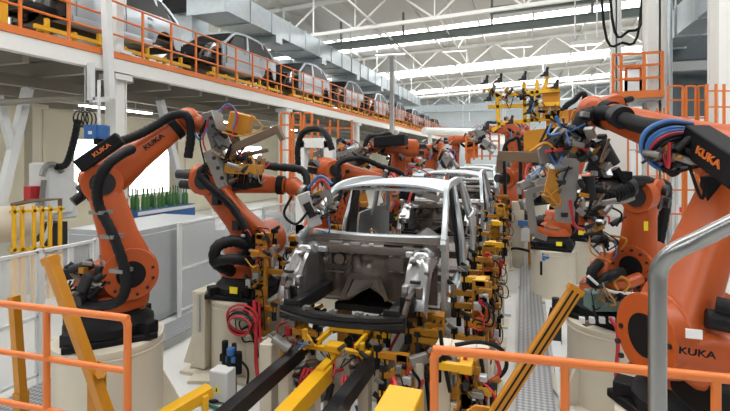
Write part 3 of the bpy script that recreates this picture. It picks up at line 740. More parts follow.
def clutter(parent, pts, n, seed, r=.14, sz=1.0, cables=True):
    rnd = random.Random(seed); pts = [V(p) for p in pts]
    def at():
        i = rnd.randrange(len(pts) - 1); return pts[i].lerp(pts[i + 1], rnd.random()) + V((rnd.uniform(-r, r), rnd.uniform(-r, r), rnd.uniform(-r, r)))
    for i in range(n):
        c = at(); d = V((rnd.uniform(-1, 1), rnd.uniform(-1, 1), rnd.uniform(-1, 1))).normalized(); k = rnd.random()
        if k < .35: MB(rnd.choice(('black', 'charcoal', 'tool_grey', 'brown_metal'))).cyl(c - d * .05 * sz, c + d * .05 * sz, .022 * sz, n=10).cyl(c + d * .05 * sz, c + d * .10 * sz, .010 * sz, n=8).build('cylinder', parent)
        elif k < .7: x, y, z = basis(d); MB(rnd.choice(('black', 'tool_grey', 'charcoal', 'ochre', 'brown_metal', 'bare_steel'))).obox(c, x * rnd.uniform(.01, .035) * sz, y * rnd.uniform(.01, .022) * sz, z * rnd.uniform(.015, .05) * sz).build('bracket', parent, bevel=.004)
        elif cables:
            e = c + V((rnd.uniform(-.16, .16), rnd.uniform(-.08, .08), rnd.uniform(-.2, .1))) * sz; m = (c + e) / 2 + V((rnd.uniform(-.1, .1), rnd.uniform(-.08, 0), rnd.uniform(-.14, .06))) * sz
            MB(rnd.choice(('rubber', 'rubber', 'rubber', 'red', 'bluehose', 'amber', 'brown_metal'))).tube([c, m, e], rnd.uniform(.005, .011) * sz, 6).build('cable', parent)
def pedestal(label, x, y, z1, rad, rib=True, box=None):
    t = thing('robot_pedestal', label, 'pedestal', (x, y, 0))
    MB('cream').turn((x, y, 0), Z * z1, [(0, rad + .0), (.93, rad), (.95, rad + .01), (.985, rad + .01), (1, rad - .02)], 40).build('body', t)
    MB('cream').turn((x, y, z1 * .90), Z * .012, [(0, rad + .012), (1, rad + .012)], 40).build('seam', t)
    m = MB('cream').box((x, y, .02), (rad * 2.5, rad * 2.5, .04), .3); m.build('foot_plate', t)
    if rib:
        for a in (PI * .75, -PI * .25, PI * 1.2, PI * .2):
            e = V((math.cos(a), math.sin(a), 0)); c = V((x, y, 0)) + e * (rad - .01)
            MB('cream').prism([(0, .04), (.26, .04), (0, z1 * .6)], c, e, Z, .03).build('gusset', t)
    return t
# ------------------------------------------------------------------ left foreground robot
b = P(110, 337, 4.4); pz = .95
pedestal('round cream robot pedestal behind the left orange railing', b.x, b.y, pz, .46)
base = V((b.x, b.y, pz))
r, f, sv, fd, up = robot('big orange robot at the left carrying a clamp gripper high', base, P(129, 268, 4.4), P(102, 182, 4.4), P(188, 119, 4.75), P(212, 132, 4.8), 1, .95, False, motors=False, rear=.15)
c0, c1_ = P(79, 167, 4.1), P(121, 138, 4.2)
bx = MB('black').beam(c0, c1_, .13, .12); bx = bx.build('control_box', r, bevel=.012)
cu = (c1_ - c0).normalized(); vz = basis(cu, Z)[1]; nrm = cu.cross(vz)
if nrm.y > 0: nrm = -nrm
text('KUKA', .05, (c0 + c1_) / 2 + nrm * .068 + cu * .03, cu, vz, 'orange_bright', bx, 'logo_lettering', label='red orange maker lettering')
fa = [o for o in r.children if o.name.startswith('forearm')][0]
q = P(98, 184, 4.4).lerp(P(188, 119, 4.75), .60); text('KUKA', .065, q + sv * .132 + up * .02, fd, -up if up.z < 0 else up, 'black', fa, 'logo_lettering', label='black maker lettering')
MB('rubber').tube([P(70, 302, 4.2), P(100, 306, 3.98), P(122, 298, 3.92), P(125, 272, 3.95), P(113, 235, 3.95), P(99, 206, 3.95), P(98, 184, 3.9), P(107, 166, 3.9), P(120, 155, 4.0), P(132, 149, 4.15)], .043, 12, 8, .05).build('cable_hose', r, label='fat black hose running up the arm')
MB('rubber').tube([P(122, 141, 4.3), P(140, 134, 4.4), P(158, 124, 4.5), P(172, 116, 4.55), P(187, 116, 4.55), P(191, 135, 4.6), P(188, 158, 4.6)], .042, 12, 8, .05).build('cable_hose', r)
for a_, b_, q_ in ((P(73, 202, 4.3), P(90, 190, 4.4), .055), (P(76, 300, 4.0), P(98, 284, 4.2), .07), (P(64, 274, 4.2), P(95, 270, 4.3), .07), (P(82, 290, 4.0), P(90, 275, 4.0), .055), (P(70, 270, 4.1), P(92, 262, 4.15), .04)): MB('charcoal').cyl(a_, b_, q_ * .85).build('motor', r)
MB('ochre').box(P(84, 270, 4.1), (.06, .06, .05)).build('warning_tag', r)
# gripper on that robot
D = 4.75
for u, v in ((121, 270), (112, 236), (101, 212)): MB('tool_grey').box(P(u, v, 3.98), (.14, .12, .03)).build('hose_clamp', r)
g = MB('tool_grey').beam(P(211, 112, D), P(222, 150, D), .13, .16, (0, 1, 0)).beam(P(212, 150, D - .1), P(227, 186, D - .1), .12, .16, (0, 1, 0)).build('clamp_gripper', r, bevel=.008)
m = MB('charcoal')
for u, v in ((211, 118), (213, 126), (216, 134), (214, 158), (218, 168), (222, 178)): m.cyl(P(u, v, D - .10), P(u, v, D - .2), .02)
m.build('bolt', g)
MB('amber').beam(P(231, 121, D), P(251, 126, D), .22, .20, (.2, 0, 1)).build('yellow_box', g, bevel=.01, label='tilted orange yellow box'); 
m = MB('brown_metal').beam(P(230, 150, D - .1), P(280, 128, D - .1), .06, .075).beam(P(276, 126, D - .1), P(283, 140, D - .1), .05, .06, (0, 1, 0)).beam(P(232, 158, D), P(268, 150, D), .04, .04).beam(P(230, 128, D), P(240, 150, D), .05, .1, (0, 1, 0)); m.build('gun_arm', g, bevel=.005, label='brown gun arm pointing right')
m = MB('ochre').beam(P(226, 168, D - .1), P(262, 170, D - .1), .12, .10).beam(P(229, 154, D), P(236, 172, D), .10, .14, (0, 1, 0)).beam(P(245, 152, D + .1), P(252, 168, D + .1), .08, .1, (0, 1, 0)).beam(P(262, 158, D), P(260, 172, D), .05, .08, (0, 1, 0)); m.build('bracket', g, bevel=.006)
m = MB('black')
for i, u in enumerate((236, 242, 248, 254, 260)): m.cyl(P(u, 172, D), P(u - 2, 186, D), .028)
m.beam(P(233, 188, D), P(262, 184, D), .08, .06); m.build('cylinder_bank', g)
for cc, pts in (('red', [(222, 110), (231, 106), (238, 118), (230, 140)]), ('bluehose', [(218, 112), (228, 104), (236, 112), (233, 130)]), ('red', [(209, 118), (203, 140), (210, 160)]), ('rubber', [(206, 120), (200, 140), (206, 172), (196, 176)]), ('amber', [(222, 132), (240, 136), (262, 128), (250, 114)]), ('bluehose', [(192, 128), (200, 140), (208, 128)])):
    MB(cc).tube([P(u, v, D - .16) for u, v in pts], .008).build('hose', g)
clutter(g, [P(206, 116, 4.65), P(226, 170, 4.6), P(256, 178, 4.65), P(240, 150, 4.65)], 34, 1, .10)
clutter(r, [P(66, 280, 4.15), P(92, 268, 4.05), P(78, 296, 4.0)], 22, 2, .10, 1.2)
# ------------------------------------------------------------------ second left robot
b = P(247, 293, 5.9); pedestal('cream robot pedestal left of the car, behind the ochre fixture', b.x, b.y, .89, .43)
t = thing('cable_cabinet', 'narrow cream cabinet panel beside the second left pedestal', 'cabinet', P(212, 375, 5.9))
q = G(211, 366, 0.0); MB('cream').bx(q.x - .12, q.x + .06, q.y - .2, q.y + .2, .05, .98).build('body', t, bevel=.01); MB('cream').bx(q.x - .22, q.x + .1, q.y - .3, q.y + .25, 0, .04).build('foot_plate', t)
MB('grey_paint').bx(q.x - .03, q.x + .0, q.y - .23, q.y - .2, .5, .95).build('cable_channel', t)
MB('cream').prism([(-.2, .05), (0, .05), (0, .6)], V((q.x - .12, q.y - .1, 0)), (1, 0, 0), Z, .03).build('gusset', t)
r, f, sv, fd, up = robot('orange robot left of the car, arm leaning back over its pedestal', V((b.x, b.y, .89)), P(263, 240, 5.9), P(215, 180, 5.9), P(293, 186, 5.75), P(312, 196, 5.6), 1, .95, True)
D = 5.5
g = MB('grey_light').beam(P(303, 193, D), P(316, 226, D), .16, .06, (0, 1, .2)).build('welding_gun', r, bevel=.01, label='slanted pale grey gun plate')
m = MB('charcoal').beam(P(306, 203, D - .08), P(313, 217, D - .08), .07, .05, (0, 1, .2)); m.build('window_slot', g)
m = MB('tool_grey').beam(P(310, 198, D), P(330, 192, D), .08, .08).beam(P(326, 182, D), P(332, 208, D), .05, .06, (0, 1, 0)).cyl(P(318, 205, D), P(329, 214, D), .04); m.build('gun_arm', g)
for cc, pts in (('rubber', [(292, 196), (284, 214), (296, 224), (308, 212)]), ('red', [(312, 190), (322, 180), (330, 190)]), ('bluehose', [(308, 188), (320, 176), (332, 184)])):
    MB(cc).tube([P(u, v, D - .1) for u, v in pts], .016).build('hose', g)
clutter(g, [P(304, 194, 5.4), P(330, 200, 5.4), P(316, 224, 5.4)], 18, 3, .10)
clutter(r, [P(240, 250, 5.4), P(268, 236, 5.4), P(262, 262, 5.4)], 20, 4, .12)
MB('rubber').tube([P(232, 272, 5.6), P(216, 262, 5.4), P(217, 247, 5.4), P(234, 241, 5.5), P(252, 247, 5.6)], .07, 10, 6, .06).build('base_cable', r)
MB('rubber').tube([P(213, 262, 5.4), P(232, 259, 5.3), P(252, 262, 5.5)], .06, 10, 6, .06).build('base_cable', r)
# ------------------------------------------------------------------ right foreground robot
sh = P(664, 334, 2.62); base = P(702, 330, 2.85)
base = V((base.x, base.y, sh.z - .62)); pedestal('cream robot pedestal at the lower right edge under the big robot', base.x, base.y, base.z, .46)
r, f, sv, fd, up = robot('big orange robot at the right edge, forearm reaching over to the line', base, sh, P(738, 166, 2.75), P(592, 110, 3.9), P(580, 132, 3.9), -1, .95, False, armpt=True, motors=False, rear=.2)
q = P(697, 352, 2.42); text('KUKA', .048, P(697, 353, 2.28), (1, .1, -.09), Z, 'black', r, 'logo_lettering', depth=.003, label='black maker lettering')
MB('orange').super(P(672, 350, 2.5), P(740, 362, 2.5), [(0, .10, .10), (.3, .14, .16), (1, .14, .17)], (0, 1, 0), 4).build('shoulder_cover', r)
MB('sign_white').box(P(694, 334, 2.30), (.07, .006, .045)).build('type_plate', r)
MB('black').super(P(690, 388, 2.5), P(742, 396, 2.5), [(0, .16, .10), (.5, .2, .13), (1, .2, .13)], (0, 1, 0), 4).build('base_cover', r, bevel=.01)
MB('rubber').cyl(P(706, 318, 2.4), P(735, 324, 2.35), .05).build('motor', r); MB('rubber').cyl(P(716, 306, 2.4), P(738, 311, 2.35), .05).build('motor', r)
c0, c1_ = P(693, 138, 2.72), P(750, 176, 2.3)
bx = MB('black').beam(c0, c1_, .14, .17).build('control_box', r, bevel=.012)
cu = (c1_ - c0).normalized(); vz = basis(cu, Z)[1]; nrm = cu.cross(vz)
nrm = -nrm if nrm.y > 0 else nrm
text('KUKA', .06, c0.lerp(c1_, .55) + nrm * .074, cu, vz, 'orange_bright', bx, 'logo_lettering', label='red orange maker lettering')
MB('rubber').tube([P(583, 135, 3.7), P(580, 119, 3.75), P(596, 113, 3.75), P(612, 114, 3.6), P(628, 121, 3.4), P(645, 126, 3.2), P(660, 128, 3.05), P(676, 130, 2.9), P(694, 140, 2.75)], .058, 12, 8, .05).build('cable_hose', r, label='fat black hose over the forearm')
MB('charcoal').turn(P(617, 115, 3.55), P(623, 118, 3.45) - P(617, 115, 3.55), [(0, .085), (1, .085)]).build('hose_clamp', r)
for i, (cc, k) in enumerate((('bluehose', 0), ('bluehose', 3), ('red', 6), ('rubber', 9), ('rubber', -4), ('bluehose', -7), ('rubber', 13))):
    MB(cc).tube([P(692, 128 + k * .6, 2.75), P(668, 128 + k, 2.7), P(650 + k * .5, 138 + k, 2.72), P(646 + k * .6, 152 + k * .3, 2.75), P(656, 164 - k * .4, 2.8), P(672, 164 - k * .5, 2.75), P(686, 152 - k * .3, 2.75)], .014).build('hose', r)
MB('charcoal').super(P(668, 156, 2.85), P(692, 158, 2.8), [(0, .06, .07), (.5, .1, .1), (1, .06, .07)], (0, 1, 0)).cyl(P(676, 150, 2.75), P(681, 168, 2.72), .05).cyl(P(662, 160, 2.9), P(676, 170, 2.8), .05).build('motor', r)
MB('black').obox(P(722, 186, 2.72), V((.09, 0, .02)), V((0, .06, 0)), V((0, 0, .07))).build('bracket_cover', r)
# its tool
D = 3.85
g = MB('tool_grey').beam(P(580, 120, D), P(578, 160, D), .15, .12, (0, 1, 0)).beam(P(570, 158, D - .05), P(564, 222, D - .05), .14, .12, (0, 1, 0)).build('welding_gun', r, bevel=.008, label='grey welding gun hanging from the wrist')
MB('tool_grey').prism([(0, 0), (.18, .04), (.30, .16), (.30, .34), (.14, .30), (-.02, .12)], P(540, 164, D), (1, .33, 0), Z, .05).build('mount_plate', g, bevel=.005, label='grey plate with four holes')
m = MB('black')
for u, v in ((556, 141), (562, 141), (556, 148), (562, 148)): m.cyl(P(u, v, D - .02), P(u, v, D - .1), .018)
m.build('hole', g)
MB('brown_metal').beam(P(499, 156, D + .3), P(561, 158, D), .08, .09).beam(P(500, 155, D + .3), P(499, 173, D + .3), .05, .07, (0, 1, 0)).build('gun_arm', g, bevel=.005, label='long brown gun arm pointing left')
MB('ochre').beam(P(557, 170, D), P(552, 195, D), .13, .14, (0, 1, 0)).beam(P(549, 192, D), P(556, 200, D), .18, .1).build('bracket', g, bevel=.006)
m = MB('tool_grey'); m.beam(P(528, 192, D + .5), P(556, 184, D + .4), .05, .05).beam(P(528, 190, D + .5), P(534, 233, D + .5), .07, .06, (0, 1, 0)).beam(P(533, 234, D + .5), P(546, 238, D + .5), .05, .05); m.build('gun_arm', g, label='pale C shaped lower gun arm')
for cc, pts in (('bluehose', [(556, 116), (561, 126), (572, 128)]), ('rubber', [(575, 122), (574, 140), (590, 160), (600, 170)]), ('red', [(545, 152), (570, 148), (588, 150)]), ('rubber', [(562, 136), (552, 150), (556, 160)]), ('amber', [(530, 152), (545, 143), (556, 150)]), ('rubber', [(583, 190), (575, 205), (586, 215), (592, 200)]), ('red', [(570, 200), (574, 224), (584, 230)])):
    MB(cc).tube([P(u, v, D - .12) for u, v in pts], .013).build('hose', g)
m = MB('charcoal').cyl(P(598, 140, D + .2), P(612, 165, D + .2), .07).beam(P(600, 150, D + .2), P(590, 172, D + .2), .08, .1, (0, 1, 0)).cyl(P(588, 176, D), P(590, 200, D), .05); m.build('transformer', g)
clutter(g, [P(556, 125, 3.7), P(582, 125, 3.7), P(576, 160, 3.7), P(566, 220, 3.7)], 40, 5, .10, 1.0)
clutter(g, [P(585, 130, 3.8), P(600, 165, 4.0), P(592, 200, 3.9)], 26, 6, .11, 1.1)
clutter(r, [P(660, 150, 2.75), P(695, 165, 2.7)], 24, 7, .08, .9)
# ------------------------------------------------------------------ second right robot
b = P(613, 317, 5.0); pedestal('cream robot pedestal at lower right with a dark red cable hanging down', b.x, b.y, .88, .45, True)
r, f, sv, fd, up = robot('orange robot on the right with an upright arm and black hose loops', V((b.x, b.y, .88)), P(637, 266, 4.75), P(641, 196, 4.7), P(592, 183, 5.2), P(578, 182, 5.2), -1, .92, False, armpt=True, motors=False, rear=.12)
MB('teal_motor').obox(P(604, 300, 4.75), V((.16, .05, 0)), V((-.03, .1, 0)), V((0, 0, .09))).build('motor_block', r, bevel=.015, label='dark green motor block')
D = 4.4
MB('charcoal').turn(P(592, 190, D), P(634, 187, D) - P(592, 190, D), [(0, .08), (.1, .11), (.5, .12), (.9, .10), (1, .08)], 20).build('hose_drum', r)
MB('rubber').tube([P(588, 182, D - .1), P(600, 193, D - .14), P(615, 194, D - .14), P(630, 188, D - .1)], .075, 14, 10, .08).build('cable_hose', r, label='thick ribbed black hose')
MB('black').obox(P(612, 174, D), V((.16, .04, -.01)), V((0, .1, 0)), V((0, 0, .035))).obox(P(621, 178, D - .05), V((.05, 0, -.09)), V((0, .1, 0)), V((.02, 0, .015))).build('cover_plate', r, bevel=.006)
MB('tool_grey').turn(P(588, 200, D), P(634, 198, D) - P(588, 200, D), [(0, .02), (.2, .05), (.8, .05), (1, .02)]).build('bracket', r)
for k in (0, 1):
    MB('rubber').tube([P(626, 181, D), P(642, 180 + 3 * k, D + .2), P(655 + 10 * k, 184, D + .5), P(664 + 3 * k, 200, D + .7), P(660 + 2 * k, 232, D + .8), P(654, 268, D + .8)], .045, 10, 8, .05).build('cable_hose', r)
MB('rubber').tube([P(600, 262, 4.6), P(592, 272, 4.55), P(595, 284, 4.55), P(610, 276, 4.5), P(622, 272, 4.6)], .05, 10, 6, .05).build('base_cable', r)
MB('orange').tube([P(606, 254, 4.7), P(603, 280, 4.6), P(622, 284, 4.55), P(640, 278, 4.6)], .06, 10).build('cable_guard', r)
for pts in ([(588, 276), (600, 286), (614, 292), (640, 294)], [(618, 290), (614, 282), (622, 277), (629, 284), (624, 292)]): MB('white_paint' if len(pts) == 4 else 'amber').tube([P(u, v, 4.5) for u, v in pts], .014).build('hose', r)
MB('sign_yellow').box(P(646, 226, 4.52), (.035, .01, .09)).build('warning_sticker', r)
for u in (582, 592, 602, 612): MB('grey_light').box(P(u, 320, 4.55), (.05, .06, .05)).build('valve', r)
MB('red').tube([P(610, 318, 4.5), P(617, 330, 4.46), P(618, 350, 4.46), P(616, 376, 4.46), P(622, 392, 4.46)], .018).build('hose', r, label='dark red cable hanging down the pedestal')
q = P(640, 330, 4.75); t = thing('cable_cabinet', 'narrow cream box standing between the two right pedestals', 'cabinet', (q.x, q.y, 0))
MB('cream').bx(q.x - .10, q.x + .12, q.y - .15, q.y + .15, .04, .92).build('body', t, bevel=.01); MB('cream').bx(q.x - .16, q.x + .16, q.y - .2, q.y + .2, 0, .04).build('foot_plate', t)
clutter(r, [P(586, 200, 4.6), P(612, 212, 4.7), P(596, 235, 4.8), P(612, 242, 4.8)], 34, 8, .10, 1.2)
clutter(r, [P(590, 272, 4.6), P(610, 290, 4.5), P(640, 300, 4.6), P(585, 318, 4.5)], 30, 9, .09, 1.0)
# ------------------------------------------------------------------ third right robot and the yellow frame gripper
b = P(575, 238, 9.9); pedestal('cream robot pedestal with a yellow sticker farther down the right side', b.x, b.y, .9, .47)
r, f, sv, fd, up = robot('tall orange robot behind the right pair holding a yellow frame gripper', V((b.x, b.y, .9)), P(573, 213, 9.9), P(606, 107, 9.7), P(572, 116, 9.4), P(562, 118, 9.4), 1, 1.15, True)
D = 9.2; Y0 = P(530, 110, D).y
g = thing('x', None, None) if False else None
m = MB('yellow')
for a, b2 in (((496, 96), (560, 90)), ((488, 107), (560, 104)), ((497, 124), (553, 118)), ((497, 93), (499, 126)), ((524, 82), (525, 124)), ((537, 80), (537, 122)), ((488, 89), (500, 97)), ((548, 76), (544, 90)), ((532, 90), (532, 122)), ((499, 126), (492, 131))):
    m.beam(PY(*a, Y0), PY(*b2, Y0), .075, .075, (0, 1, 0))
g = m.build('frame_gripper', r, bevel=.008, label='yellow tube frame gripper')
MB('amber').obox(PY(551, 104, Y0 + .05), V((.16, 0, 0)), V((0, .04, 0)), V((0, 0, .32))).obox(PY(543, 139, Y0 + .05), V((.36, 0, .04)), V((0, .04, 0)), V((0, 0, .2))).obox(PY(557, 132, Y0 + .05), V((.2, 0, 0)), V((0, .04, 0)), V((0, 0, .42))).build('plate', g, bevel=.01, label='orange yellow mounting plate')
for u, v in ((486, 82), (500, 80), (524, 78), (546, 74), (489, 99), (505, 98), (531, 103), (529, 112), (511, 122), (556, 86), (487, 128), (522, 95)):
    c = PY(u, v, Y0 - .09); MB('charcoal').box(c, (.09, .08, .08)).cyl(c, c + V((.03, 0, .13)), .028).cyl(c, c + V((-.10, -.03, -.04)), .02).build('clamp', g)
for pts in ([(520, 100), (528, 95), (534, 104), (528, 110)], [(537, 100), (531, 108), (536, 116)]): MB('rubber').tube([PY(u, v, Y0 - .1) for u, v in pts], .022).build('hose', g)
clutter(g, [PY(486, 88, Y0 - .1), PY(530, 100, Y0 - .1), PY(556, 110, Y0 - .1), PY(530, 122, Y0 - .1)], 30, 10, .12, 1.3)
clutter(r, [P(560, 215, 9.4), P(585, 210, 9.4), P(575, 225, 9.4)], 20, 11, .3, 1.8)
# ------------------------------------------------------------------ background robots
def hash_(t): return sum(ord(c) * (i + 1) for i, c in enumerate(t))
def bg(label, b, sh, el, wr, tip, side=1, s=1.0, gun=True, ped=None, pz=.9, body='orange', opend=None):
    b = V(b)
    pedestal(ped, b.x, b.y, pz, .44 * s, False)
    r, f, sv, fd, up = robot(label, (b.x, b.y, pz), sh, el, wr, tip, side, s, True, body=body)
    clutter(r, [V(sh) - V((0, .3, 0)), V(el) - V((0, .3, 0)), V(wr) - V((0, .25, 0)), V(tip) - V((0, .2, 0))], 22, hash_(label), .22, 1.7)
    if gun: weld_gun(r, tip, V(tip) + (V(tip) - V(wr)).normalized() * .45, 1.0, 'tool_grey', opend)
    return r
bg('orange robot left of the line with a black hose pack on top', P(400, 220, 12), P(400, 200, 12), P(404, 148, 12), P(374, 147, 11.6), P(362, 152, 11.5), 1, 1.2, ped='cream pedestal under the black topped robot left of the line')
bx = MB('black').obox(P(391, 141, 11.4), V((.36, .1, .03)), V((0, .2, 0)), V((0, 0, .13))).build('hose_pack', [o for o in bpy.data.objects if o.name.startswith('industrial_robot') and 'black hose pack' in o.get('label', '')][0], bevel=.03)
bg('orange robot behind the car roof with its forearm lying level', P(322, 230, 8.6), P(330, 205, 8.5), P(334, 170, 8.6), P(392, 182, 8.8), P(404, 184, 8.8), 1, 1.0, ped='cream pedestal under the robot with the level forearm')
bg('orange robot seen through the windscreen opening, leaning over', P(350, 250, 10.7), P(351, 212, 10.7), P(370, 178, 10.7), P(346, 186, 10.2), P(338, 192, 10.0), 1, 1.0, ped='cream pedestal behind the windscreen opening')
bg('orange robot farther left of the line, arm crooked by the mezzanine', P(424, 190, 15), P(424, 182, 15), P(430, 150, 15), P(440, 146, 14.5), P(446, 156, 14.2), -1, 1.2, ped='cream pedestal farther left of the line')
bg('small orange robot under the mezzanine end on the left', P(350, 190, 16.5), P(348, 180, 16.5), P(355, 157, 16.5), P(335, 160, 16), P(328, 166, 16), 1, 1.1, ped='cream pedestal under the mezzanine end')
bg('distant orange robot left of the far cars', P(452, 172, 22), P(452, 168, 22), P(456, 140, 22), P(478, 137, 21.5), P(484, 142, 21.2), -1, 1.2, ped='cream pedestal left of the far cars')
bg('distant orange robot with raised arm against the far ducts', P(520, 170, 21), P(520, 166, 21), P(512, 131, 21), P(490, 129, 20.5), P(482, 132, 20.3), 1, 1.3, ped='cream pedestal beside the far cars on the right')
bg('orange robot right of the line with an upright thick arm', P(512, 200, 13), P(513, 178, 13), P(515, 130, 13), P(530, 142, 12.4), P(538, 152, 12.2), -1, 1.15, ped='cream pedestal right of the second car')
bg('orange robot low behind the right welding gun', P(553, 232, 8.8), P(556, 222, 8.8), P(560, 190, 8.6), P(548, 176, 8.2), P(540, 182, 8.0), -1, .9, ped='cream pedestal behind the right welding gun')
bg('orange robot far left of the line bending towards the third car', P(408, 186, 18.5), P(408, 180, 18.5), P(400, 158, 18.5), P(418, 160, 18), P(424, 168, 17.8), -1, 1.1, ped='cream pedestal left of the third car')
bg('orange robot far right of the line bending towards the third car', P(533, 186, 17), P(533, 180, 17), P(540, 150, 17), P(522, 152, 16.6), P(514, 160, 16.4), 1, 1.1, ped='cream pedestal right of the third car')
bg('amber robot peeking above the level forearm on the left', P(356, 196, 13.4), P(356, 186, 13.4), P(358, 158, 13.4), P(340, 148, 13), P(332, 152, 12.8), 1, 1.0, body='amber', ped='cream pedestal of the amber robot')
# ================================================================== CLAMP FIXTURES ALONG THE LINE
def tower(label, X, Y, h, face, seed, main='ochre', base_h=.55, w=.12):
    rnd = random.Random(seed); r = thing('clamp_fixture', label, 'clamp fixture', (X, Y, 0))
    MB('cream').bx(X - .13, X + .13, Y - .12, Y + .12, .03, base_h).build('pedestal', r, bevel=.01)
    MB('cream').bx(X - .19, X + .19, Y - .19, Y + .19, 0, .03).build('foot_plate', r)
    m = MB(main); m.bx(X - w / 2 - .04, X + w / 2 + .04, Y - .1, Y + .1, base_h, base_h + .035)
    m.bx(X - w / 2, X + w / 2, Y - .03, Y + .03, base_h, h); m.bx(X - w * .25, X + w * .25, Y + .03, Y + .10, base_h, h * .92)
    z = base_h + .05
    while z < h - .1:                                    # staggered shim plates give the post its ragged outline
        q = rnd.uniform(-.07, .07); k = rnd.uniform(.05, .13); m.bx(X + q - k * .6, X + q + k * .6, Y - .045 - rnd.uniform(0, .03), Y - .02, z, z + rnd.uniform(.04, .10)); z += rnd.uniform(.10, .18)
    p = m.build('post', r, bevel=.005)
    k = MB('charcoal'); z = base_h + .1
    while z < h - .05:
        for q in (-.28, .28): k.cyl((X + w * q, Y - .028, z), (X + w * q, Y - .085, z), .011, n=8)
        z += .085
    k.build('bolts', p)['kind'] = 'stuff'
    n = 6
    for i in range(n):
        z = base_h + .10 + (h - base_h - .12) * i / (n - 1) + rnd.uniform(-.03, .03); L = rnd.uniform(.14, .32)
        yo = rnd.choice((-.12, .0, .10)); fs = face if rnd.random() < .75 else -face * .7
        a = MB(rnd.choice((main, main, 'amber', 'yellow'))).bx(*sorted((X, X + fs * L)), Y + yo - .025, Y + yo + .025, z - .03, z + .03).bx(X - .05, X + .05, Y + min(yo, 0) - .03, Y + max(yo, 0) + .03, z - .035, z + .035).build('bracket', r, bevel=.004)
        e = V((X + fs * (L - .03), Y + yo, z))
        MB(rnd.choice(('black', 'charcoal', 'tool_grey', 'black'))).cyl(e - Z * .13, e + Z * .03, .028, n=10).box(e + Z * .055, (.06, .06, .05)).build('clamp_cylinder', a)
        MB(rnd.choice(('charcoal', 'tool_grey', main))).beam(e + Z * .07, e + V((fs * .07, 0, .11)), .022, .04).build('clamp_jaw', a)
    for i in range(6):
        z = base_h + rnd.uniform(.0, h - base_h - .1); q = rnd.uniform(.05, .13)
        c = V((X - face * rnd.uniform(-.06, .10), Y - .09, z))
        MB(rnd.choice(('charcoal', 'tool_grey', 'black', 'black', 'silver', 'red'))).box(c + V((-face * .04, -.02, .02)), (rnd.uniform(.04, .09), .06, rnd.uniform(.04, .12))).build('valve', r, bevel=.005)
        MB(rnd.choice(('red', 'rubber', 'rubber', 'rubber'))).tube([c, c + V((-face * q, -.10, -q * .5)), c + V((-face * q * .9, -.08, -q * 2)), c + V((face * .05, -.05, -q * 2.2)), V((X + face * rnd.uniform(-.06, .1), Y - .08, max(.05, z - .6)))], rnd.choice((.006, .009))).build('hose', r)
    return r
L_ = [(8.1, 1.45, 'slim ochre clamp fixture on the left, at the gap behind the nearest car'), (4.8, 1.70, 'ochre clamp fixture with red hose loop left of the car front'), (5.7, 1.55, 'second ochre clamp fixture left of the car, beside the windscreen pillar'), (7.0, 1.5, 'third ochre clamp fixture on the left, by the rear of the nearest car'),
      (9.3, 1.6, 'left ochre clamp fixture beside the second car front'), (11.2, 1.6, 'left ochre clamp fixture beside the second car rear'), (14.2, 1.7, 'left ochre clamp fixture beside the third car')]
for i, (y, h, l) in enumerate(L_): tower(l, -2.90, y, h, 1, 30 + i)
R_ = [(5.45, 1.2, 'slim ochre clamp fixture on the right, beside the sill of the nearest car'), (6.8, 1.4, 'slim ochre clamp fixture on the right, at the rear door opening'), (3.75, 1.02, 'low ochre clamp fixture nearest to the right orange railing'), (4.9, 1.35, 'ochre clamp fixture right of the car door opening'), (6.1, 1.50, 'tall ochre clamp fixture right of the nearest car'), (7.6, 1.6, 'ochre clamp fixture right of the gap between the first two cars'),
      (9.3, 1.7, 'right ochre clamp fixture beside the second car front'), (11.4, 1.7, 'right ochre clamp fixture beside the second car rear'), (14.3, 1.8, 'right ochre clamp fixture beside the third car')]
for i, (y, h, l) in enumerate(R_): tower(l, -.42, y, h, -1, 60 + i, w=.16)
for i, (X, Y, h, f_, l) in enumerate(((-1.02, 4.05, .86, -1, 'short ochre clamp fixture under the right front corner of the car'), (-.82, 4.75, 1.0, -1, 'short ochre clamp fixture under the right sill of the nearest car'), (-2.45, 4.95, .92, 1, 'short ochre clamp fixture under the left front corner of the car'), (-1.62, 4.95, .80, 1, 'short ochre clamp fixture in the middle below the car front'), (-1.0, 5.4, .80, -1, 'short ochre clamp fixture deep under the nearest car'))):
    tower(l, X, Y, h, f_, 120 + i, 'ochre', .34)
for i, (X, Y, h, l) in enumerate(((-3.6, 12.6, 2.3, 'tall yellow clamp fixture left of the second car'), (-3.5, 15.6, 2.2, 'tall yellow clamp fixture left of the third car'), (-3.9, 18.0, 2.3, 'tall yellow clamp fixture far left of the line'), (-3.0, 20.5, 2.2, 'tall yellow clamp fixture left of the fourth car'), (.3, 19.6, 2.2, 'tall yellow clamp fixture far right of the line'))):
    tower(l, X, Y, h, 1 if X < 0 else -1, 90 + i, 'yellow', .7)
for i, (pts, d, l) in enumerate((([(432, 170), (438, 152), (450, 150), (456, 164)], 15.5, 'black hose arch left of the second car roof'), ([(505, 186), (504, 150), (512, 140), (520, 150)], 11.5, 'black hose arch right of the second car roof'))):
    q = P(*pts[0], d); e = P(*pts[-1], d); single(MB('rubber').tube([V((q.x, q.y, 0))] + [P(u, v, d) for u, v in pts] + [V((e.x, e.y, 0))], .045), 'hose_arch', l, 'hose')
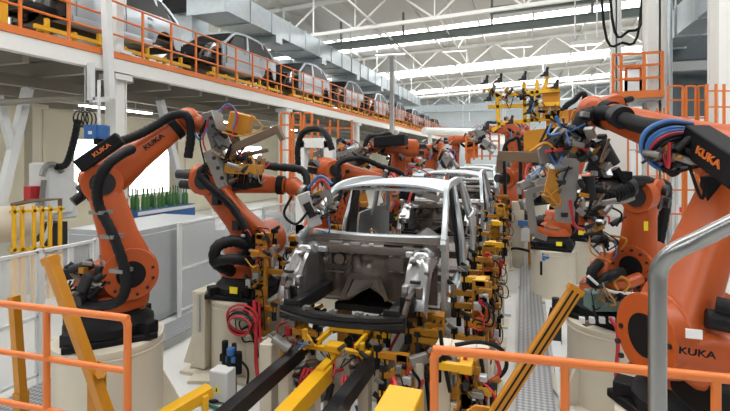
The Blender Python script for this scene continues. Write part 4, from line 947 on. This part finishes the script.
# coiled red hoses on the first left fixture
t = thing('hose_coil', 'coil of red hose hanging on the first left fixture', 'hose', P(240, 320, 5.3))
for k in range(4):
    c = P(239, 326 - k * 2, 5.2); rr = .14 + .02 * k
    MB('red' if k != 1 else 'rubber').tube([c + V((math.cos(a) * rr, .02 * k, math.sin(a) * rr * .75)) for a in [i * PI / 5 for i in range(11)]] + ([P(256, 318, 5.2)] if True else []), .011).build('loop', t)
single(MB('tool_grey').cyl(P(232, 314, 5.3), P(246, 317, 5.3), .05).cyl(P(246, 317, 5.3), P(258, 315, 5.3), .02), 'air_cylinder', 'silver air cylinder above the red hose coil', 'cylinder')
a = P(255, 340, 5.25)
single(MB('red').tube([P(254, 300, 5.25), P(256, 330, 5.2), P(256, 360, 5.2), P(259, 385, 5.1), P(262, 400, 5.1)], .022).tube([P(259, 300, 5.25), P(260, 330, 5.2), P(262, 372, 5.1)], .014), 'hose_bundle', 'bundle of dark red hoses dropping beside the left black rail', 'hose')
t = thing('air_cylinder', 'silver air cylinder tilted beside the left black rail', 'cylinder', P(285, 345, 4.6))
MB('tool_grey').cyl(P(274, 338, 4.6), P(290, 349, 4.55), .05).build('barrel', t); MB('chrome').cyl(P(268, 334, 4.6), P(275, 339, 4.6), .02).build('rod', t); MB('ochre').cyl(P(283, 344, 4.6) , V((P(283, 344, 4.6).x, P(283, 344, 4.6).y, 0)), .03).build('stand', t)
# right cream fixture frame with hoses near the railing
t = thing('fixture_stand', 'cream frame stand with window opening behind the right railing', 'stand', (-.36, 3.9, 0))
q = P(463, 375, 3.75); x, y = q.x, q.y
m = MB('cream'); m.bx(x - .22, x - .1, y, y + .16, 0, 1.08).bx(x + .10, x + .2, y, y + .16, 0, 1.08).bx(x - .1, x + .1, y, y + .16, 0, .62).bx(x - .1, x + .1, y + .01, y + .15, .98, 1.08); m.build('frame', t, bevel=.008)
MB('amber').bx(x + .02, x + .07, y + .1, y + .16, .62, .98).build('rib', t)
for cc, pts in (('rubber', [(455, 345), (480, 342), (502, 350), (506, 368), (492, 384)]), ('red', [(470, 350), (490, 352), (500, 372), (488, 384), (485, 400)]), ('rubber', [(480, 352), (484, 380), (485, 405)]), ('rubber', [(440, 330), (444, 360), (450, 392)]), ('red', [(467, 352), (464, 366), (468, 380)])):
    MB(cc).tube([P(u, v, 3.65) for u, v in pts], .016).build('hose', t)
t = thing('weld_cylinder', 'small silver cylinder with pink and red hoses left of the right railing corner', 'cylinder', P(412, 360, 4.1))
MB('tool_grey').beam(P(410, 362, 4.1), P(428, 357, 4.1), .06, .09).build('barrel', t, bevel=.01)
MB('cream').cyl(P(419, 362, 4.1), V((P(419, 362, 4.1).x, P(419, 362, 4.1).y, 0)), .045).build('stand', t)
for cc, pts in (('red', [(410, 366), (406, 380), (416, 392), (424, 380)]), ('red', [(428, 350), (436, 366), (434, 400)]), ('rubber', [(412, 370), (420, 384), (412, 400)])): MB(cc).tube([P(u, v, 4.05) for u, v in pts], .013).build('hose', t)
# ================================================================== CONVEYOR IN FRONT OF THE CAR
def rail(label, X, y0, y1, z, m='black_steel', w=.11, h=.13, name='slide_rail'):
    t = thing(name, label, 'rail', (X, y0, 0))
    MB(m).bx(X - w / 2, X + w / 2, y0, y1, z - h, z).build('beam', t, bevel=.006)
    for y in (y0 + .3, y0 + 1.2, y1 - .3): MB('cream').bx(X - .05, X + .05, y - .06, y + .06, 0, z - h).build('leg', t, bevel=.006)
    return t
rail('left black slide rail leading under the car', -2.12, 1.9, 4.25, .72)
rail('right black slide rail leading under the car', -1.37, 1.9, 4.35, .72)
t = rail('yellow centre beam between the two black rails', -1.75, 1.7, 4.05, .66, 'yellow', .13, .15, 'centre_beam')
MB('charcoal').bx(-1.83, -1.67, 3.1, 3.13, .50, .67).build('joint', t)
t = thing('lift_carriage', 'yellow cross carriage under the car front', 'carriage', (-1.75, 4.2, 0))
m = MB('yellow'); m.bx(-2.10, -1.38, 4.22, 4.28, .70, .745).bx(-2.07, -2.03, 4.18, 4.24, .70, .90).bx(-1.47, -1.43, 4.18, 4.24, .70, .84).bx(-1.92, -1.54, 4.50, 4.56, .80, .86).bx(-1.79, -1.71, 3.9, 4.3, .62, .69)
m.prism([(0, 0), (.10, 0), (0, .12)], (-2.03, 4.21, .745), (1, 0, 0), Z, .03); m.bx(-1.95, -1.91, 4.24, 4.56, .745, .80).bx(-1.55, -1.51, 4.24, 4.56, .745, .80).bx(-1.83, -1.67, 4.18, 4.32, .72, .78); cg = m.build('frame', t, bevel=.006)
clutter(t, [(-2.08, 4.12, .80), (-1.42, 4.12, .72)], 16, 20, .06, .9); clutter(t, [(-2.0, 4.15, .4), (-1.45, 4.15, .45)], 26, 21, .16, 1.5)
for x in (-2.1, -1.38): MB('charcoal').cyl((x, 4.18, .66), (x, 4.28, .66), .05).build('roller', t)
MB('cream').bx(-1.85, -1.65, 4.2, 4.4, 0, .66).build('column', t)
for i, (X, y, w, z0, l) in enumerate(((-1.02, 4.35, .22, .62, 'cream support block right of the right rail, under the fender'), (-1.16, 3.55, .24, .50, 'cream support block beside the right black rail'), (-1.74, 3.38, .5, .42, 'cream cross block under the yellow centre beam'), (-2.0, 3.05, .2, .42, 'cream block between the left rail and the yellow beam'), (-2.42, 4.2, .14, .75, 'cream post left of the left black rail'))):
    single(MB('cream').bx(X - w / 2, X + w / 2, y - .12, y + .12, 0, z0).bx(X - w / 2 - .04, X + w / 2 + .04, y - .15, y + .15, 0, .03), 'support_block', l, 'block', bevel=.012)
a = P(404, 400, 3.35)
single(MB('yellow').bx(a.x - .14, a.x + .12, a.y - .35, a.y + .1, .1, a.z + .05).bx(a.x - .2, a.x + .2, a.y - .4, a.y + .16, 0, .1), 'stop_block', 'yellow block at the bottom right of the right rail', 'block', bevel=.012)
a = P(186, 400, 3.9)
single(MB('yellow').beam(P(150, 425, 3.8), P(210, 390, 4.2), .12, .10).cyl(P(205, 395, 4.1), V((P(205, 395, 4.1).x, P(205, 395, 4.1).y, 0)), .03), 'guide_bar', 'yellow bar at the bottom edge left of the black rail', 'bar', bevel=.008)
t = thing('hose_cluster', 'red hose cluster under the yellow carriage', 'hose', (-1.5, 4.0, 0))
for k in range(5): MB('red').tube([(-1.56 + .03 * k, 3.98, .62), (-1.54 + .03 * k, 3.9, .5), (-1.58 + .03 * k, 3.85, .34), (-1.55 + .03 * k, 3.86, .05)], .014).build('hose', t)
for k in range(3): MB('red').tube([(-1.95 + .04 * k, 4.0, .62), (-1.98 + .04 * k, 3.95, .45), (-1.93 + .04 * k, 3.95, .05)], .014).build('hose', t)
for i, (cc, pts, l) in enumerate((('rubber', [(-1.5, 3.3, .05), (-1.6, 3.15, .5), (-1.45, 3.05, .52), (-1.3, 3.2, .3), (-1.3, 3.3, .02)], 'black hose arching beside the right black rail'), ('red', [(-1.0, 3.9, .02), (-1.05, 3.8, .7), (-.95, 3.6, .75), (-.9, 3.5, .4), (-.92, 3.5, .02)], 'red hose arching behind the yellow stop block'), ('rubber', [(-.8, 4.3, .02), (-.85, 4.2, .8), (-.72, 4.0, .85), (-.7, 3.9, .02)], 'black hose arching right of the car front'))):
    single(MB(cc).tube(pts, .018), 'floor_hose', l, 'hose')
# under-car lift table so the body is carried
for i in range(4):
    y0 = 4.05 + 4.75 * i
    t = thing('lift_table', 'dark lift frame carrying the %s line car body' % ('nearest', 'second', 'third', 'fourth')[i], 'lift', (CX, y0 + 2.4, 0))
    MB('charcoal').bx(CX - .5, CX + .5, y0 + 1.1, y0 + 4.0, .80, .88).build('platform', t)
    for y in (y0 + 1.3, y0 + 3.7):
        clutter(t, [(CX - .6, y, .35), (CX - .2, y - .2, .6), (CX + .6, y, .45)], 14, int(y * 10), .22, 2.2)
        for sg in (-1, 1): MB('ochre').bx(CX + sg * .45 - .07, CX + sg * .45 + .07, y - .07, y + .07, .02, .80).build('leg', t); MB('ochre').bx(CX + sg * .40 - .04, CX + sg * .40 + .04, y - .05, y + .05, .88, .955).build('support_pin', t)
for i, (x0, x1, y0, y1, l) in enumerate(((-3.15, -2.3, 4.45, 9.6, 'dark fixture base plate along the left of the line'), (-.72, -.14, 3.4, 9.8, 'dark fixture base plate along the right of the line'))):
    pass
# ================================================================== LEFT FLOOR ITEMS
q = G(219, 404, .0)
t = thing('control_box', 'grey control box with yellow triangle sign on the floor', 'box', q)
MB('grey_light').bx(q.x - .12, q.x + .10, q.y, q.y + .16, .02, .34).build('housing', t, bevel=.008); MB('charcoal').bx(q.x - .1, q.x + .08, q.y + .02, q.y + .14, 0, .02).build('foot', t)
MB('grey_light').bx(q.x - .11, q.x + .09, q.y - .008, q.y, .03, .33).build('door', t)
MB('sign_yellow').prism([(-.045, 0), (.045, 0), (0, .08)], (q.x - .02, q.y - .012, .12), (1, 0, 0), Z, .004).set('black').prism([(-.008, .015), (.008, .015), (.004, .055), (-.004, .055)], (q.x - .02, q.y - .016, .12), (1, 0, 0), Z, .003).build('warning_sign', t)
q = G(232, 395, .0)
t = thing('air_regulator', 'black air filter unit with blue knob behind the grey control box', 'regulator', q)
MB('charcoal').bx(q.x - .02, q.x + .02, q.y + .02, q.y + .06, 0, .55).build('post', t)
MB('black').cyl((q.x - .09, q.y, .30), (q.x - .09, q.y, .58), .035).cyl((q.x - .0, q.y - .02, .22), (q.x, q.y - .02, .45), .05).bx(q.x - .14, q.x + .1, q.y - .03, q.y + .05, .36, .44).cyl((q.x + .08, q.y, .25), (q.x + .08, q.y, .48), .04).build('filter_bowl', t, bevel=.004)
MB('bluehose').cyl((q.x, q.y - .02, .45), (q.x, q.y - .02, .52), .045).bx(q.x - .04, q.x + .07, q.y - .06, q.y - .02, .38, .44).build('knob', t)
MB('rubber').tube([(q.x + .1, q.y, .4), (q.x + .2, q.y, .3), (q.x + .18, q.y, .1), (q.x + .1, q.y, .02)], .014).build('hose', t)
for i, (cc, pts, l) in enumerate((('greenhose', [(176, 402), (196, 400), (212, 406), (224, 411)], 'dark green hose lying on the floor at the bottom left'), ('rubber', [(180, 404), (205, 402), (226, 400)], 'black hose lying on the floor by the control box'))):
    single(MB(cc).tube([G(u, v, .03) for u, v in pts], .02), 'floor_hose', l, 'hose')
# cable channel covers with checker plate
def channel(label, x0, x1, y0, y1, z=.14):
    t = thing('cable_channel', label, 'walkway', ((x0 + x1) / 2, y0, 0))
    MB('grey_paint').bx(x0 + .02, x1 - .02, y0, y1, 0, z - .012).build('trough', t); MB('checker').bx(x0, x1, y0, y1, z - .012, z).build('cover_plate', t)
    return t
channel('long checker plate walkway along the right of the line', -.08, .30, 3.4, 13.5, .08)
channel('checker plate walkway along the left fence', -5.0, -4.55, 2.6, 10.5, .14)
channel('short checker plate ramp crossing to the left pedestals', -4.5, -3.6, 6.6, 7.0, .10)
single(MB('grey_light').bx(-.5, -.2, 8.0, 8.5, 0, .04).bx(.35, .48, 4.2, 9, 0, .05), 'floor_plate', 'grey floor strip beside the right walkway', 'plate')
# glazed fence on the left
FX = -5.25
def fence(label, ys, z1=1.55, plexi=True):
    t = thing('safety_fence', label, 'fence', (FX, ys[0], 0))
    for y in ys: MB('grey_light').bx(FX - .025, FX + .025, y - .025, y + .025, 0, z1).build('post', t)
    for a, b in zip(ys[:-1], ys[1:]):
        k = MB('grey_light')
        for z in (z1 - .03, .78, .12): k.bx(FX - .018, FX + .018, a, b, z - .018, z + .018)
        for y in (a + .03, b - .03): k.bx(FX - .018, FX + .018, y - .015, y + .015, .11, z1 - .02)
        p = k.build('frame', t); MB('plexi').bx(FX - .004, FX + .004, a + .03, b - .03, .14, z1 - .05).build('clear_panel', p)
    return t
fence('clear panelled safety fence at the left edge', [3.0, 3.9, 4.65])
fence('long clear panelled safety fence behind the left robots', [6.2, 7.5, 8.8, 10.1, 11.4, 12.7])
# white cabinet and machines behind the fence
t = thing('machine_cabinet', 'large white machine cabinet behind the left robot arm', 'cabinet', (-6.1, 6.4, 0))
MB('panel_grey').bx(-6.65, -5.45, 5.4, 7.4, 0.02, 1.5).build('body', t, bevel=.01)
for y in (5.5, 6.45): MB('panel_grey').bx(-5.45, -5.42, y, y + .88, .12, 1.42).build('door', t, bevel=.005)
for x in (-6.6, -6.03): d = MB('panel_grey').bx(x, x + .52, 5.37, 5.4, .12, 1.42).build('door', t, bevel=.005); MB('charcoal').bx(x + .12, x + .4, 5.35, 5.37, .9, 1.3).build('grille', d)
MB('charcoal').bx(-6.6, -5.5, 5.45, 7.35, 0, .02).build('foot', t)
for i, y in enumerate((8.0, 9.2, 10.4)):
    t = thing('power_supply', ('nearest', 'middle', 'farthest')[i] + ' white power cabinet behind the clear fence', 'cabinet', (-5.95, y, 0))
    MB('panel_grey').bx(-6.3, -5.6, y, y + .9, .02, 1.14).build('body', t, bevel=.015); MB('grey_paint').cyl((-5.6, y + .25, .95), (-5.56, y + .25, .95), .1, n=20).bx(-5.6, -5.57, y + .1, y + .85, .80, 1.08).build('gauge_panel', t)
    MB('grey_paint').cyl((-5.6, y + .45, .42), (-5.56, y + .45, .42), .22, n=24).bx(-5.6, -5.575, y + .06, y + .84, .12, .72).build('fan_grille', t); MB('charcoal').bx(-6.25, -5.65, y + .05, y + .85, 0, .02).build('foot', t)
# rack with upright green rods
q = PX(152, 210, -8.9)
t = thing('storage_rack', 'dark blue rack holding upright green bottles behind the cabinet', 'rack', (-8.9, q.y, 0))
ya, yb = YofU(124, -8.9), YofU(183, -8.9)
zs = PX(152, 207, -8.9).z
MB('bluebox').bx(-9.3, -8.5, ya, yb, zs - .35, zs).build('shelf_box', t)
for y in (ya + .1, yb - .1):
    for x in (-9.2, -8.6): MB('bluebox').bx(x - .04, x + .04, y - .04, y + .04, 0, zs - .35).build('leg', t)
MB('grey_light').bx(-8.49, -8.47, ya, yb, zs - .1, zs - .02).build('rail', t)
bot = None
n = 11
for i in range(n):
    y = ya + .12 + (yb - ya - .24) * (i + .25 * math.sin(i * 2.3)) / (n - .7)
    for row in (0, 1):
        x = -8.62 - .35 * row
        if bot is None:
            mb = MB('bottle_green').turn((x, y, zs), Z * .50, [(0, .05), (.5, .05), (.66, .018), (1, .018)], 12)
            bot = single(mb, 'green_bottle', 'dark green upright bottle standing in the blue rack', 'bottle', 'green bottles in the rack')
        else: copy_tree(bot, (x, y, zs + 0.0))
# welding gun stand and yellow bay at far left
q = PX(52, 215, -9.6)
t = thing('spot_gun_stand', 'pale grey hanging spot welding gun at the left under the deck', 'welding gun', (q.x, q.y, 0))
X0 = q.x
MB('grey_light').obox(PX(52, 188, X0), V((.28, 0, 0)), V((0, .32, 0)), V((0, 0, .55))).obox(PX(60, 200, X0), V((.2, 0, 0)), V((0, .28, 0)), V((0, 0, .4))).build('body', t, bevel=.05)
MB('tool_grey').tube([PX(42, 176, X0 + .3), PX(46, 166, X0 + .3), PX(56, 165, X0 + .3), PX(62, 172, X0 + .3)], .06).cyl(PX(44, 180, X0 + .3), PX(40, 215, X0 + .3), .05).build('arm', t)
MB('rubber').tube([PX(56, 167, X0 + .35), PX(65, 165, X0 + .35), PX(70, 155, X0 + .35), PX(75, 136, X0 + .35), PX(78, 120, X0 + .35)], .07, rib=.06, k=8).build('cable_hose', t)
MB('charcoal').bx(X0 - .2, X0 + .2, q.y - .2, q.y + .2, 0, 1.2).build('stand', t)
for cc, pts in (('white_paint', [(46, 208), (50, 225), (42, 242), (32, 246)]), ('white_paint', [(24, 205), (30, 222), (22, 240), (14, 246)])): MB(cc).tube([PX(u, v, X0 + .5) for u, v in pts], .05).build('hose', t)
MB('red').obox(PX(33, 194, X0), V((.1, 0, 0)), V((0, .12, 0)), V((0, 0, .16))).build('red_box', t)
t = thing('yellow_barrier', 'yellow barrier bars at the far left bay', 'barrier', (-8.3, YofU(35, -8.3), 0))
for u in (14, 22, 34, 42, 50, 60): MB('yellow').beam(PX(u, 252, -8.3), PX(u, 206, -8.3), .05, .05, (0, 1, 0)).beam(PX(u, 254, -8.3), V((PX(u, 254, -8.3).x, PX(u, 254, -8.3).y, 0)), .07).build('post', t)
for v in (212, 250): MB('yellow').beam(PX(10, v, -8.3), PX(64, v - 3, -8.3), .05).build('rail', t)
q = PX(20, 222, -9.0); single(MB('cream').cyl((q.x, q.y - .7, q.z), (q.x, q.y + .2, q.z), .33, n=24).cyl((q.x, q.y, 0), (q.x, q.y, q.z), .15), 'air_tank', 'cream cylindrical tank behind the yellow barrier', 'tank')
for i, (u0, v0, u1, v1, l) in enumerate(((12, 205, 60, 199, 'brown pipe run above the yellow barrier'),)):
    single(MB('brown_metal').tube([PX(u0, v0, -8.6), PX(30, 201, -8.6), PX(u1, v1, -8.6), V((PX(u1, v1, -8.6).x, PX(u1, v1, -8.6).y, 0))], .04, sm=False), 'pipe_run', l, 'pipe')
q = PX(99, 132, -7.6)
t = thing('beacon_box', 'blue box hanging under the deck beside the tall column', 'box', (q.x, q.y, q.z))
MB('bluebox').obox(q, V((.10, 0, 0)), V((0, .16, 0)), V((0, 0, .13))).obox(q + V((0, -.1, 0)), V((.15, .05, 0)), V((0, .05, 0)), V((0, 0, .13))).build('housing', t, bevel=.01); MB('black').cyl(q - Z * .13, q - Z * .24, .09).build('lens', t); MB('grey_light').cyl(q + Z * .13, (q.x, q.y, 4.05), .03).build('hanger', t)
MB('grey_light').obox(q + V((.0, -.16, -.02)), V((.06, .02, 0)), V((0, .003, 0)), V((0, 0, .03))).build('label_plate', t)
c0 = PX(85, 119, -8.3); t = thing('cable_coil', 'row of black cable loops hung under the deck', 'cable', c0)
for k in range(4):
    c = PX(79 + k * 4, 119, -8.3); MB('rubber').tube([c + V((0, .12 * math.cos(a), .16 * math.sin(a))) for a in [i * PI / 5 for i in range(11)]], .013).build('loop', t)
MB('grey_light').cyl(c0 + Z * .15 - V((0, .25, 0)), c0 + Z * .15 + V((0, .3, 0)), .012, n=8).cyl(c0 + Z * .15, (c0.x, c0.y, 4.42), .012, n=8).build('hook', t)
# ladder cage, white portal, far cages
cage('ladder_cage', 'orange ladder cage behind the second left robot', 11.2, [281, 290, 293, 301, 304, 312], 113, 214, [125, 138, 150, 165, 180], .055)
cage('guard_cage', 'orange guard frame right of the ladder cage', 12.5, [318, 330, 338, 352], 120, 196, [128, 142], .05, False)
cage('walkway_cage', 'orange rail cage over the line in the distance', 22, [466, 474, 482, 490, 499], 134, 160, [134, 141, 148, 156], .08, False)
single(MB('orange_bright').bx(PY(466, 150, 22.3).x, PY(478, 150, 22.3).x, 22.3, 22.4, PY(470, 158, 22.3).z, PY(470, 136, 22.3).z).bx(PY(466, 150, 22.3).x, PY(466, 150, 22.3).x + .2, 22.3, 22.5, 0, PY(470, 158, 22.3).z), 'orange_screen', 'solid orange guard panel in the distant cage', 'panel')
t = thing('portal_frame', 'thick white portal frame behind the orange robots on the left', 'frame', PX(300, 190, -4.6))
for a, b2 in (((302, 238), (302, 141)), ((298, 143), (332, 143)), ((330, 226), (330, 141))):
    MB('white_paint').beam(PY(*a, 9.1), PY(*b2, 9.1), .2, .2, (0, 1, 0)).build('post' if a[0] == b2[0] else 'lintel', t)
for u in (302, 330): q = PY(u, 238, 9.1); MB('white_paint').bx(q.x - .1, q.x + .1, q.y - .1, q.y + .1, 0, q.z + .3).build('leg', t)
MB('rubber').tube([PY(298, 166, 8.4), PY(298, 146, 8.4), PY(304, 132, 8.4), PY(318, 129, 8.4), PY(327, 136, 8.2), PY(332, 150, 8.2)], .06, rib=.05, k=8).build('cable_hose', t)
q = PY(212.5, 203, 11); single(MB('green_led').sph(q, .07).set('grey_light').cyl(q - Z * .05, (q.x, q.y, 0), .03), 'signal_lamp', 'small green signal lamp on a post left of the second robot', 'lamp')
m = MB('white_paint').cyl(P(424, 131, 26), P(478, 132, 30), .2, n=16).cyl(P(430, 133, 26.5), V((P(430, 133, 26.5).x, P(430, 133, 26.5).y, 0)), .12); single(m, 'white_pipe', 'fat white pipe lying across the hall in the distance', 'pipe')
# right background equipment
q = G(518, 268, 0); t = thing('control_post', 'cream control post with a grey box and blue valve right of the line', 'post', q)
MB('cream').bx(q.x - .14, q.x + .14, q.y, q.y + .2, 0, 1.55).build('post', t, bevel=.01); MB('grey_light').bx(q.x + .06, q.x + .26, q.y - .14, q.y, .65, .95).build('box', t, bevel=.01); MB('bluehose').bx(q.x + .0, q.x + .22, q.y - .1, q.y - .02, 1.0, 1.12).build('valve', t)
MB('rubber').tube([(q.x - .3, q.y - .2, .3), (q.x - .1, q.y - .25, .5), (q.x + .3, q.y - .25, .45), (q.x + .5, q.y - .2, .4)], .03).build('hose', t)
MB('amber').bx(q.x + .22, q.x + .32, q.y + .1, q.y + .2, 0, 1.7).build('side_post', t)
q = G(548, 300, 0); t = thing('valve_stand', 'dark valve stand with blue fittings left of the right pedestal', 'stand', q)
MB('charcoal').bx(q.x - .03, q.x + .03, q.y - .03, q.y + .03, 0, .75).build('post', t); MB('bluehose').sph((q.x, q.y, .8), .09).bx(q.x - .1, q.x + .08, q.y - .06, q.y + .02, .72, .86).build('valve', t); MB('black').cyl((q.x + .1, q.y, .5), (q.x + .1, q.y, .8), .05).cyl((q.x - .1, q.y, .45), (q.x - .1, q.y, .7), .04).build('filter_bowl', t)
q = G(560, 345, 0); single(MB('charcoal').bx(q.x - .12, q.x + .02, q.y, q.y + .3, 0, .3).cyl((q.x - .2, q.y, .02), (q.x - .1, q.y, .5), .03).cyl((q.x - .05, q.y + .1, .3), (q.x - .05, q.y + .1, .62), .05), 'floor_bracket', 'dark bracket cluster on the floor beside the right pedestal', 'bracket')
# yellow sign flag far right floor
q = P(655, 283, 7.5); single(MB('sign_yellow').prism([(-.14, 0), (.14, 0), (0, .18)], (q.x, q.y, q.z - .1), (1, 0, 0), Z, .02).set('grey_light').cyl((q.x, q.y + .02, 0), (q.x, q.y + .02, q.z - .1), .02), 'warning_sign', 'yellow triangular sign behind the right robots', 'sign')
# ================================================================== FOREGROUND RAILINGS
ZT = 1.7
def orail(label, corner, end, posts, vs):
    pass
tl = thing('platform_railing', 'orange tubular railing at the lower left with three rails', 'railing', G(128, 318, ZT).xyz * 1.0)
def g2(u, v): return G(u, v, ZT)
a, c = g2(-12, 302), g2(121, 317.5); dirv = (c - a).normalized()
e = c + dirv * .045
MB('orange_bright').tube([a, a.lerp(c, .5), c, c + dirv * .03 - Z * .012, e - Z * .05, V((e.x, e.y, ZT - .2)), V((e.x, e.y, 0))], .021, 10, 6).build('top_rail', tl)
for dz in (.295, .60): MB('orange_bright').cyl(a - Z * dz, V((e.x, e.y, ZT - dz)), .018, n=10).build('rail', tl)
k = a.lerp(c, (50 + 12) / 133); MB('orange_bright').cyl((k.x, k.y, 0), k, .02, n=10).build('post', tl)
tr = thing('platform_railing', 'orange tubular railing across the lower right', 'railing', (0, 0, 0))
a, c = G(445, 350.5, ZT), G(745, 380.5, ZT); dirv = (c - a).normalized(); e = a - dirv * .05
MB('orange_bright').tube([V((e.x, e.y, 0)), V((e.x, e.y, ZT - .2)), e - Z * .05, a - dirv * .03 - Z * .012, a, a.lerp(c, .5), c], .0205, 10, 6).build('top_rail', tr)
for u in (565, 716):
    t_ = (u - 445) / 300; k = G(u, 350.5 + 30 * t_, ZT); MB('orange_bright').cyl((k.x, k.y, 0), k, .019, n=10).build('post', tr)
MB('orange_bright').cyl(a - Z * .55, c - Z * .55, .018, n=10).build('rail', tr)
t = thing('steel_handrail', 'brushed steel handrail curving up at the right edge', 'handrail', P(657, 400, 1.15))
b = P(657.5, 300, 1.15)
MB('chrome').tube([V((b.x, b.y, .0)), V((b.x, b.y, 1.2)), V((b.x, b.y, 2.2)), P(658, 276, 1.15), P(664, 261, 1.14), P(677, 250, 1.12), P(700, 239, 1.1), P(745, 217, 1.04)], .0205, 14, 6).build('tube', t)
# slanted yellow guide posts
def slanted(label, pt, pb, d, w, groove):
    p0, p1 = P(*pt, d), P(*pb, d); k = p0.z / (p0.z - p1.z); foot = p0 + (p1 - p0) * k
    t = thing('guide_post', label, 'guide post', foot)
    x, y, z = basis(foot - p0, (0, 1, 0))
    pp = MB('amber').obox((p0 + foot) / 2, x * w / 2, y * w * .55, (foot - p0) / 2).build('beam', t, bevel=.006)
    if groove:
        m = MB('black')
        for q in (-.22, .22): m.obox((p0 + foot) / 2 - y * w * .55 + x * w * q, x * w * .07, y * .004, (foot - p0) / 2 * .97)
        m.build('groove', pp)
        MB('amber').obox(p0 + z * .02, x * w * .6, y * w * .58, z * .02).build('end_cap', t)
    else:
        MB('amber').obox(p0 + z * .03, x * w * .58, y * w * .62, z * .025).build('end_cap', t)
    MB('amber').box(foot + Z * .015, (.3, .3, .03)).build('foot_plate', t)
    return t, p0, foot, x, y, z
t, p0, foot, x, y, z = slanted('slanted amber guide post in front of the left pedestal', (49, 256), (106, 411), 3.3, .068, False)
c = P(92, 372, 3.3)
MB('amber').prism([(0, -.35), (.13, -.35), (.13, .06), (.09, .10), (.0, .10)], P(88, 375, 3.38), (1, .3, 0), Z, .02).build('bracket', t); MB('amber').cyl(P(101, 373, 3.36), P(101, 373, 3.26), .04, n=6).build('bolt', t)
t, p0, foot, x, y, z = slanted('slanted amber guide post with two grooves in front of the right walkway', (577, 287), (497, 411), 3.0, .078, True)
MB('amber').prism([(0, -.3), (.2, -.3), (.2, .0), (.06, .02), (0, -.02)], P(466, 408, 3.05), (1, .3, 0), Z, .02).build('bracket', t)
q = P(18, 330, 4.2); single(MB('amber').beam(P(14, 296, 4.3), P(21, 392, 4.3), .07, .07, (0, 1, 0)).beam(P(21, 392, 4.3), V((P(21, 392, 4.3).x, P(21, 392, 4.3).y, 0)), .09), 'yellow_post', 'yellow post behind the left railing at the picture edge', 'post')
# ================================================================== LIGHT, CAMERA
w = bpy.data.worlds.new('World'); SC.world = w; w.use_nodes = True
w.node_tree.nodes['Background'].inputs['Color'].default_value = (.93, .97, 1.0, 1)
w.node_tree.nodes['Background'].inputs['Strength'].default_value = 0.27
cam = bpy.data.cameras.new('camera'); co = bpy.data.objects.new('camera', cam); COL.objects.link(co)
cam.sensor_width = 36; cam.lens = 36 * F / 730; cam.shift_y = -(205.5 - HZ) / 730
co.location = (0, 0, H); co.rotation_euler = (PI / 2, 0, YAW); cam.clip_start = .05; cam.clip_end = 300
SC.camera = co
SC.view_settings.view_transform = 'Standard'; SC.view_settings.look = 'None'; SC.view_settings.gamma = 1.0; SC.view_settings.use_curve_mapping = False
SC.view_settings.exposure = -0.05
SC.cycles.max_bounces = 8
